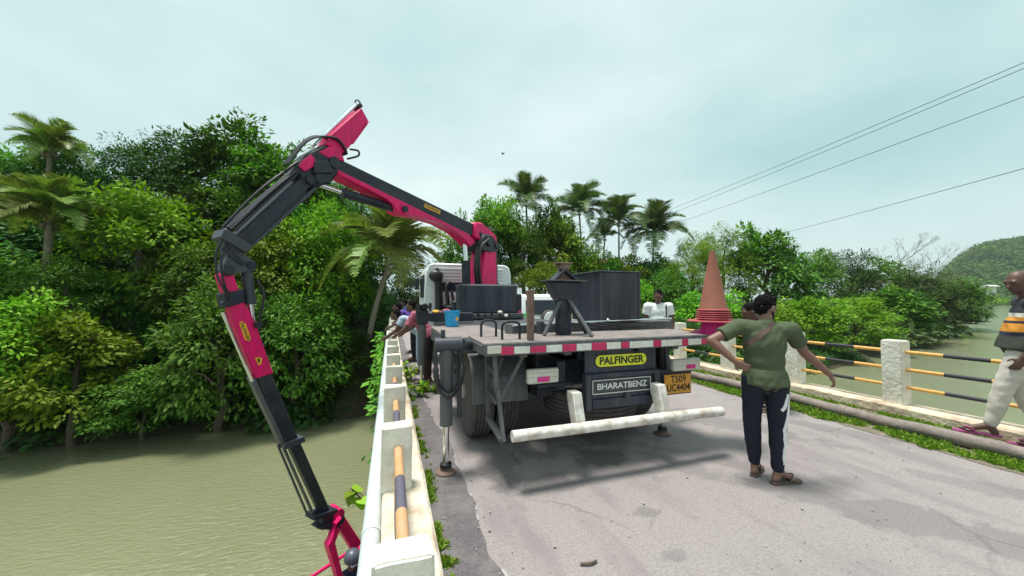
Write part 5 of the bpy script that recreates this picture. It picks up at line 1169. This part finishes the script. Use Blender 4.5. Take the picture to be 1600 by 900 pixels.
def ribbon(name, obj, pts_dirs, w, m, parent, lift=.004, across=(0, 0, 1)):
    """A flat band lying on obj: each (point, direction) is cast on to its surface."""
    bvh = BVHTree.FromPolygons([v.co[:] for v in obj.data.vertices], [p.vertices[:] for p in obj.data.polygons]); hits = []
    for p, d in pts_dirs:
        h = bvh.ray_cast(Vector(p), Vector(d).normalized(), 3)
        if h[0] is not None: hits.append((h[0]+h[1]*lift, h[1]))
    q = P(); prev = None
    for i, (p, n) in enumerate(hits):
        t = hits[min(i+1, len(hits)-1)][0]-hits[max(i-1, 0)][0]; sd = t.cross(n).normalized()*w/2
        ring = [q.bm.verts.new(p-sd), q.bm.verts.new(p+sd), q.bm.verts.new(p+sd-n*.012), q.bm.verts.new(p-sd-n*.012)]
        if prev:
            for k in range(4): q.bm.faces.new((prev[k], prev[(k+1) % 4], ring[(k+1) % 4], ring[k]))
        prev = ring
    return q.build(name, m, parent)

# standing joints, 1.72 m
def stand(**k):
    J = dict(hips=(0, 0, .95), chest=(0, 0, 1.25), neck=(0, -.01, 1.46), head=(0, .02, 1.605), shl=(-.19, 0, 1.41), shr=(.19, 0, 1.41), ell=(-.25, -.02, 1.13), elr=(.25, -.02, 1.13), wrl=(-.27, .04, .87), wrr=(.27, .04, .87),
             hpl=(-.09, 0, .92), hpr=(.09, 0, .92), knl=(-.10, .03, .50), knr=(.10, .03, .50), anl=(-.11, 0, .09), anr=(.11, 0, .09), tol=(-.13, .16, .036), tor=(.13, .16, .036))
    J.update(k); return J
# the man in olive: back turned, left hand on his waist, right arm stretched down
J = stand(shl=(-.205, 0, 1.43), shr=(.215, .01, 1.41), head=(.03, .05, 1.61), neck=(.015, .0, 1.475),
          ell=(-.465, -.10, 1.30), wrl=(-.275, -.135, 1.115), hdl=(.75, -.05, -.45), hnl=(-.3, -.9, -.1),
          elr=(.36, .14, 1.19), wrr=(.60, .26, .975), hdr=(.45, .25, -.75), hnr=(.8, -.5, .2),
          anl=(-.075, .09, .10), anr=(.075, -.03, .10), tol=(-.01, .23, .036), tor=(.22, .05, .036), knl=(-.10, .06, .52), knr=(.095, .02, .52), hpl=(-.095, 0, .92), hpr=(.095, 0, .92))
root, M = person((3.27, 2.40, 0), 38, 'man in an olive T-shirt seen from behind, hand on waist, pointing down at the road', J, shirt='olive_shirt', legs='navy_cloth', vox=.0075, girth=.97, hair='curly', head_turn=52, head_tilt=12, beard=True, sleeve=.62, size=.975)
sh = [c for c in root.children if c.name.startswith('shirt')][0]; tr = [c for c in root.children if c.name.startswith('trousers')][0]
W3 = M.to_3x3(); ribbon('bag_strap', sh, [(M @ Vector((.10-.34*t, -.8, 1.50-.30*t)), W3 @ Vector((0, 1, 0))) for t in np.linspace(0, 1, 22)], .042, 'strap_brown', root)
for off in (-.065, -.030):
    ribbon('side_stripe', tr, [(M @ Vector((.6, .02-.03*t+off-.02, .83-.64*t)), W3 @ Vector((-1, 0, 0))) for t in np.linspace(0, 1, 26)], .030, 'white_cloth', root, .004)
# man at the edge stepping along the duct
J = stand(head=(0, .06, 1.62), anl=(-.10, .30, .12), knl=(-.11, .20, .55), tol=(-.11, .48, .055), anr=(.10, -.10, .02), tor=(.12, .08, -.05), knr=(.10, .06, .50), wrl=(-.24, .10, .86), ell=(-.27, -.03, 1.12), hips=(0, .05, .97), hpl=(-.09, .06, .94), hpr=(.09, .04, .94))
person((6.55, 1.88, .12), -28, 'bald man in a striped polo and pale trousers stepping along the duct', J, skin='skin_dark', shirt='polo', legs='khaki', vox=.009, girth=1.1, hair='bald', head_turn=-38, head_tilt=14, feet='sandal_pink', sleeve=.6, size=1.06)
# man in white shirt
J = stand(wrl=(-.22, .10, .90), wrr=(.24, .06, .88))
root, M = person((5.15, 5.95, 0), 215, 'man in a white short sleeved shirt looking down, standing past the dark box', J, skin='skin_dark', shirt='white_cloth', legs='navy_cloth', vox=.011, head_tilt=22, head_turn=20, size=1.07)
sh = [c for c in root.children if c.name.startswith('shirt')][0]; W3 = M.to_3x3()
ribbon('shoulder_strap', sh, [(M @ Vector((-.13, .8, 1.46-.36*t)), W3 @ Vector((0, -1, 0))) for t in np.linspace(0, 1, 10)], .03, 'ink', root)
# someone hidden behind the man in olive
J = stand(head=(0, .30, 1.47), neck=(0, .19, 1.37), chest=(0, .09, 1.18), shl=(-.18, .15, 1.31), shr=(.18, .15, 1.31), ell=(-.23, .0, 1.05), elr=(.23, .0, 1.05), wrl=(-.2, .15, .85), wrr=(.2, .15, .85))
person((5.42, 3.90, 0), 289, 'dark haired person mostly hidden behind the man in olive', J, skin='skin_dark', shirt='brown_cloth', legs='navy_cloth', vox=.012, head_tilt=25)
# people at the low railing, leaning out to watch
def lean(b, **k):
    s, c = math.sin(b), math.cos(b)
    def up(x, y, z): return (x, y*c+(z-.93)*s, .93-y*s+(z-.93)*c)
    J = stand(); out = {}
    for n_, p in J.items(): out[n_] = up(*p) if n_ in ('chest', 'neck', 'head', 'shl', 'shr') else p
    sh = Vector(out['shl']); out['ell'] = tuple(sh+Vector((-.06, .12, -.24))); out['wrl'] = tuple(sh+Vector((-.02, .32, -.38)))
    sh = Vector(out['shr']); out['elr'] = tuple(sh+Vector((.06, .12, -.24))); out['wrr'] = tuple(sh+Vector((.02, .32, -.38))); out.update(k); return out
RAILP = 'onlookers along the low railing'
person((.72, 7.35, 0), -70, 'man in a pink checked shirt leaning to the low railing by the front outrigger', lean(.5), skin='skin_dark', shirt='pink_cloth', legs='brown_cloth', vox=.013, sleeve=.9, group=RAILP)
person((.66, 8.35, 0), -80, 'bent onlooker in pale blue by the low railing', lean(.95), skin='skin_dark', shirt='paleblue_cloth', legs='paleblue_cloth', vox=.013, group=RAILP)
person((.62, 10.0, 0), -85, 'onlooker in a purple top leaning over the low railing', lean(.7), skin='skin_dark', shirt='purple_cloth', legs='navy_cloth', vox=.013, group=RAILP)
person((.70, 11.6, 0), -80, 'onlooker in a bright blue top at the far end of the low railing', lean(.45), skin='skin_dark', shirt='blue_cloth', legs='brown_cloth', vox=.013, group=RAILP)
# worker in the basket
bp = cp(3.50, 0, .02)
J = stand(wrl=(-.12, .42, 1.0), ell=(-.27, .14, 1.14), wrr=(.14, .44, 1.05), elr=(.27, .16, 1.14))
person((bp.x, bp.y, -4.085), 150, 'worker in dark blue with a grey helmet standing in the red basket', J, shirt='overall_blue', legs='overall_blue', vox=.011, sleeve=.95, helmet=True, hair=None, feet='sandal', girth=1.1, head_tilt=15)

# ------------------------------------------------------------------ wires, bird, house
def wire_line(p0, p1, label, sag, group):
    p0, p1 = Vector(p0), Vector(p1); d = p1-p0; a = p0-d*.9; b = p1+d*.25
    pts = [a.lerp(b, t/40)-Vector((0, 0, sag*4*(t/40)*(1-t/40)-sag*.8)) for t in range(41)]
    q = P(); q.tube(pts, .022, 5); tag(q.build('power_line', 'wire'), label, 'wire', group)
WG = 'overhead wires'
wire_line((36.7, 10.3, 16.3), (43.5, 48.2, 16.2), 'topmost overhead wire of a close pair', .6, WG)
wire_line((36.7, 10.3, 15.95), (44.0, 48.0, 15.65), 'lower overhead wire of the close pair', .6, WG)
wire_line((36.7, 10.4, 14.2), (45.0, 47.7, 14.1), 'single overhead wire just under the close pair', .6, WG)
wire_line((36.7, 10.5, 9.75), (59.2, 43.0, 11.85), 'lowest overhead wire, running down to the treetops', .4, WG)
q = P(); c = aty(786, 240, 28); q.ball(c, (.06, .15, .06), Matrix.Rotation(.5, 3, 'X')); q.prism([(0, 0), (.12, .12), (.10, -.02), (.02, -.06)], lambda a, b, w: c+Vector((a, w, b)), -.03, .03, 0); q.prism([(0, 0), (-.10, .10), (-.10, -.12), (-.02, -.06)], lambda a, b, w: c+Vector((a, w, b)), -.03, .03, 0)
tag(q.build('bird', 'bird_dark'), 'small dark bird flying alone in the open sky', 'bird')
c = aty(950, 407, 62); gz = ground(c.x, 62)
root = thing('house', (c.x, 62, gz), 'small house with a red tiled roof glimpsed between palms', 'house')
q = P(); q.bx(c.x-2.2, c.x+2.2, 60, 65, gz-.5, c.z-.95, .02); q.build('wall', 'wall_pale', root)
q = P(); q.prism([(-2.6, -.9), (0, .3), (2.6, -.9), (2.6, -1.02), (0, .15), (-2.6, -1.02)], lambda a, b, w: (c.x+a, 62.5+w, c.z+b), -3.1, 3.1, 0); q.build('roof', 'roof_tile', root)
q = P(); q.bx(c.x-.6, c.x+.6, 59.97, 60.02, gz+1, gz+2.2, .01); q.build('window', 'glass_dark', root)
c = aty(1549, 448, 226); root = thing('riverside_building', (c.x, 226, -3), 'long pale low building on the distant river bank', 'building')
q = P(); q.bx(c.x-9, c.x+12, 226, 232, -4, c.z+.1, .05); q.build('wall', 'wall_pale', root)
q = P(); q.prism([(-1, 0), (3.5, 1.8), (8, 0), (8, -.3), (-1, -.3)], lambda a, b, w: (c.x+1.5+w, 224+a, c.z+.5+b), -11.5, 11.5, 0); q.build('roof', 'wall_pale', root)

# ------------------------------------------------------------------ small plants and grass
def plant(name, base, stems, leaf_len, m, label, cat='plant', seed=1, nleaf=9, stem_m='bark', spread=.3, h=.4, lean=(0, 0)):
    g = random.Random(seed); base = Vector(base); root = thing(name, base, label, cat); q = P(); tips = []
    for k in range(stems):
        a = g.uniform(0, 6.28); e = base+Vector((math.cos(a)*spread*g.uniform(.3, 1), math.sin(a)*spread*g.uniform(.3, 1), h*g.uniform(.6, 1)))+Vector((lean[0], lean[1], 0)); mid = (base+e)/2+Vector((0, 0, .08*h)); q.tube([base, mid, e], [.008, .006, .004], 5)
        for j in range(nleaf): tips.append((base.lerp(e, .35+.65*(j+1)/nleaf), a+j*2.4+g.uniform(-.4, .4)))
    q.build('stem', stem_m, root)
    mes = []
    for i in range(3):
        gr = np.random.default_rng(seed*7+i); V = []; F = []; n = 5
        for r_ in range(n+1):
            t = r_/n; w = .40*math.sin(math.pi*t**.75)*(1 if t < 1 else 0)+.01; z = -.28*t*t+.03*math.sin(t*5+i)
            V += [(-w, t, z+.10*w), (0, t, z-.03), (w, t, z+.10*w)]
            if r_: k = len(V)-6; F += [(k, k+1, k+4, k+3), (k+1, k+2, k+5, k+4)]
        me = bpy.data.meshes.new('mesh'); me.from_pydata(V, [], F); me.polygons.foreach_set('use_smooth', [True]*len(F)); at = me.attributes.new('tint', 'FLOAT', 'POINT'); at.data.foreach_set('value', np.full(len(V), .5+.2*i, np.float32)); me.materials.append(MATS[m]); mes.append(me)
    for p, a in tips:
        o = link('leaf', mes[g.randrange(3)], None, root); o.location = p; s = leaf_len*g.uniform(.6, 1.15); o.scale = (s, s, s); o.rotation_euler = (g.uniform(-.5, .35), g.uniform(-.3, .3), a)
    return root
plant('sapling', (-.17, 4.0, -.55), 2, .16, 'leaf_bright', 'young sapling with broad pale leaves growing out beside the water pipe', seed=4, nleaf=5, spread=.08, h=.42, lean=(-.20, 0))
for k, (x, y, hh, lab) in enumerate(((.46, 6.35, .26, 'leafy weed on the road at the foot of the front outrigger'), (.40, 7.6, .38, 'taller weed growing against the low railing behind the front outrigger'), (.72, 6.6, .18, 'low weed between front outrigger and truck wheel'))):
    plant('weed', (x, y, 0), 6, .10, 'leaf_bright', lab, seed=20+k, nleaf=7, spread=.26, h=hh)
g = np.random.default_rng(31); n = 300
yv = g.uniform(6.3, 14, n); zv = g.uniform(-.9, .62, n)-(yv < 7)*.2; xv = -.19-abs(g.normal(0, .07, n)); pos = np.stack([xv, yv, zv], 1)
dv = unit(np.stack([-abs(g.normal(.5, .4, n)), g.normal(0, .6, n), g.normal(-.2, .4, n)], 1)); nv = unit(np.stack([-abs(g.normal(.6, .3, n)), g.normal(0, .3, n), np.ones(n)], 1)); ln = g.uniform(.10, .20, n)
tag(link('creeper', leaves_mesh(pos, dv, nv, ln, ln*.7, np.clip(g.normal(.6, .2, n), 0, 1)), 'leaf_mid'), 'leafy creeper climbing the outer side of the low railing', 'plant')
def grass_strip(name, spots, label, hmin, hmax, seed, wid=.16):
    g = np.random.default_rng(seed); n = len(spots); pos = np.array(spots); d = unit(np.stack([g.normal(0, .75, n), g.normal(0, .75, n), abs(g.normal(.8, .35, n))], 1)); nv = unit(g.normal(size=(n, 3))+np.array([0, 0, .6])); ln = g.uniform(hmin, hmax, n)
    tag(link(name, leaves_mesh(pos, d, nv, ln, ln*wid*2.4, np.clip(g.normal(.5, .22, n), 0, 1)), 'grass_blade'), label, None, kind='stuff')
g = np.random.default_rng(8); sp = []
while len(sp) < 80000:                                     # verge between road, duct and railing
    y = 13*g.random()**1.5-.2; x = g.uniform(5.62, 6.75); dx = duct_x(y)
    d = noise.noise(Vector((x*2.2, y*1.6, 4)))+.45*noise.noise(Vector((x*7, y*7, 1)))
    if abs(x-dx) < .065: continue
    lim = .30 if x > dx else .34-max(0, (5.80-x))*2.6
    if d > -lim: sp.append((x, y, .002))
grass_strip('grass', sp, 'low green weeds and grass along the brown duct', .022, .07, 3)
sp = []
while len(sp) < 5000:
    y = 9*g.random()**1.3+.8; x = .305+abs(g.normal(0, .035))
    if noise.noise(Vector((x*3, y*2.3, 2)))+.5*noise.noise(Vector((0, y*7, 1))) > .0: sp.append((x, y, .004))
grass_strip('grass', sp, 'thin line of grass at the foot of the low railing', .018, .06, 5)
v = []; f = []                                             # earth under the verge
for i, y in enumerate(np.linspace(-6, 22, 240)): v += [(5.66+.09*noise.noise(Vector((y*1.3, 5, 0)))+.05*noise.noise(Vector((y*4, 5, 0))), y, .005), (6.765, y, .006)]
for i in range(239): f.append((2*i, 2*i+1, 2*i+3, 2*i+2))
me = bpy.data.meshes.new('mesh'); me.from_pydata(v, [], f); mat('verge_soil', (.20, .165, .13), .95, var=.3, vscale=14, bump=.7, bscale=40, dirt=(.09, .10, .04), dirt_amt=.8, dscale=5)
tag(link('verge', me, 'verge_soil'), 'dusty earth verge beneath the duct', None, kind='structure')
g = np.random.default_rng(12); q = P()
for k in range(520):
    x, y = (g.uniform(.35, .8), g.uniform(1.0, 7)) if k % 3 == 0 else (g.uniform(.6, 5.7), 6*g.random()**1.4+1.0); r0 = .0035+.007*g.random()**4
    bmesh.ops.create_icosphere(q.bm, subdivisions=1, radius=r0, matrix=Matrix.Translation((x, y, .006+r0*.5)) @ Matrix.Rotation(g.uniform(0, 6), 4, 'Z') @ Matrix.Diagonal((1.3, .9, .7, 1)))
tag(q.build('gravel', 'concrete'), 'loose grit scattered over the asphalt', None, kind='stuff')
# litter: twigs and pebbles on the road
q = P(); q.tube([(1.13, 2.02, .012), (1.19, 2.0, .016), (1.24, 2.01, .012)], .008, 6); tag(q.build('twig', 'bark'), 'short dry twig lying on the road near the dark strip', 'twig')

# ------------------------------------------------------------------ air
q = P(); q.bx(-3200, 3600, -1600, 4100, -10.5, 190, 0); hz = q.build('haze', None, None, None)
m = bpy.data.materials.new('haze_air'); m.use_nodes = True; nt = m.node_tree; nt.nodes.remove(nt.nodes['Principled BSDF'])
v = nt.nodes.new('ShaderNodeVolumePrincipled'); v.inputs['Color'].default_value = (.86, .95, .98, 1); v.inputs['Density'].default_value = .00013; v.inputs['Anisotropy'].default_value = .2
nt.links.new(v.outputs[0], nt.nodes['Material Output'].inputs['Volume']); hz.data.materials.append(m); tag(hz, 'thin pale haze over the river', None, kind='stuff')
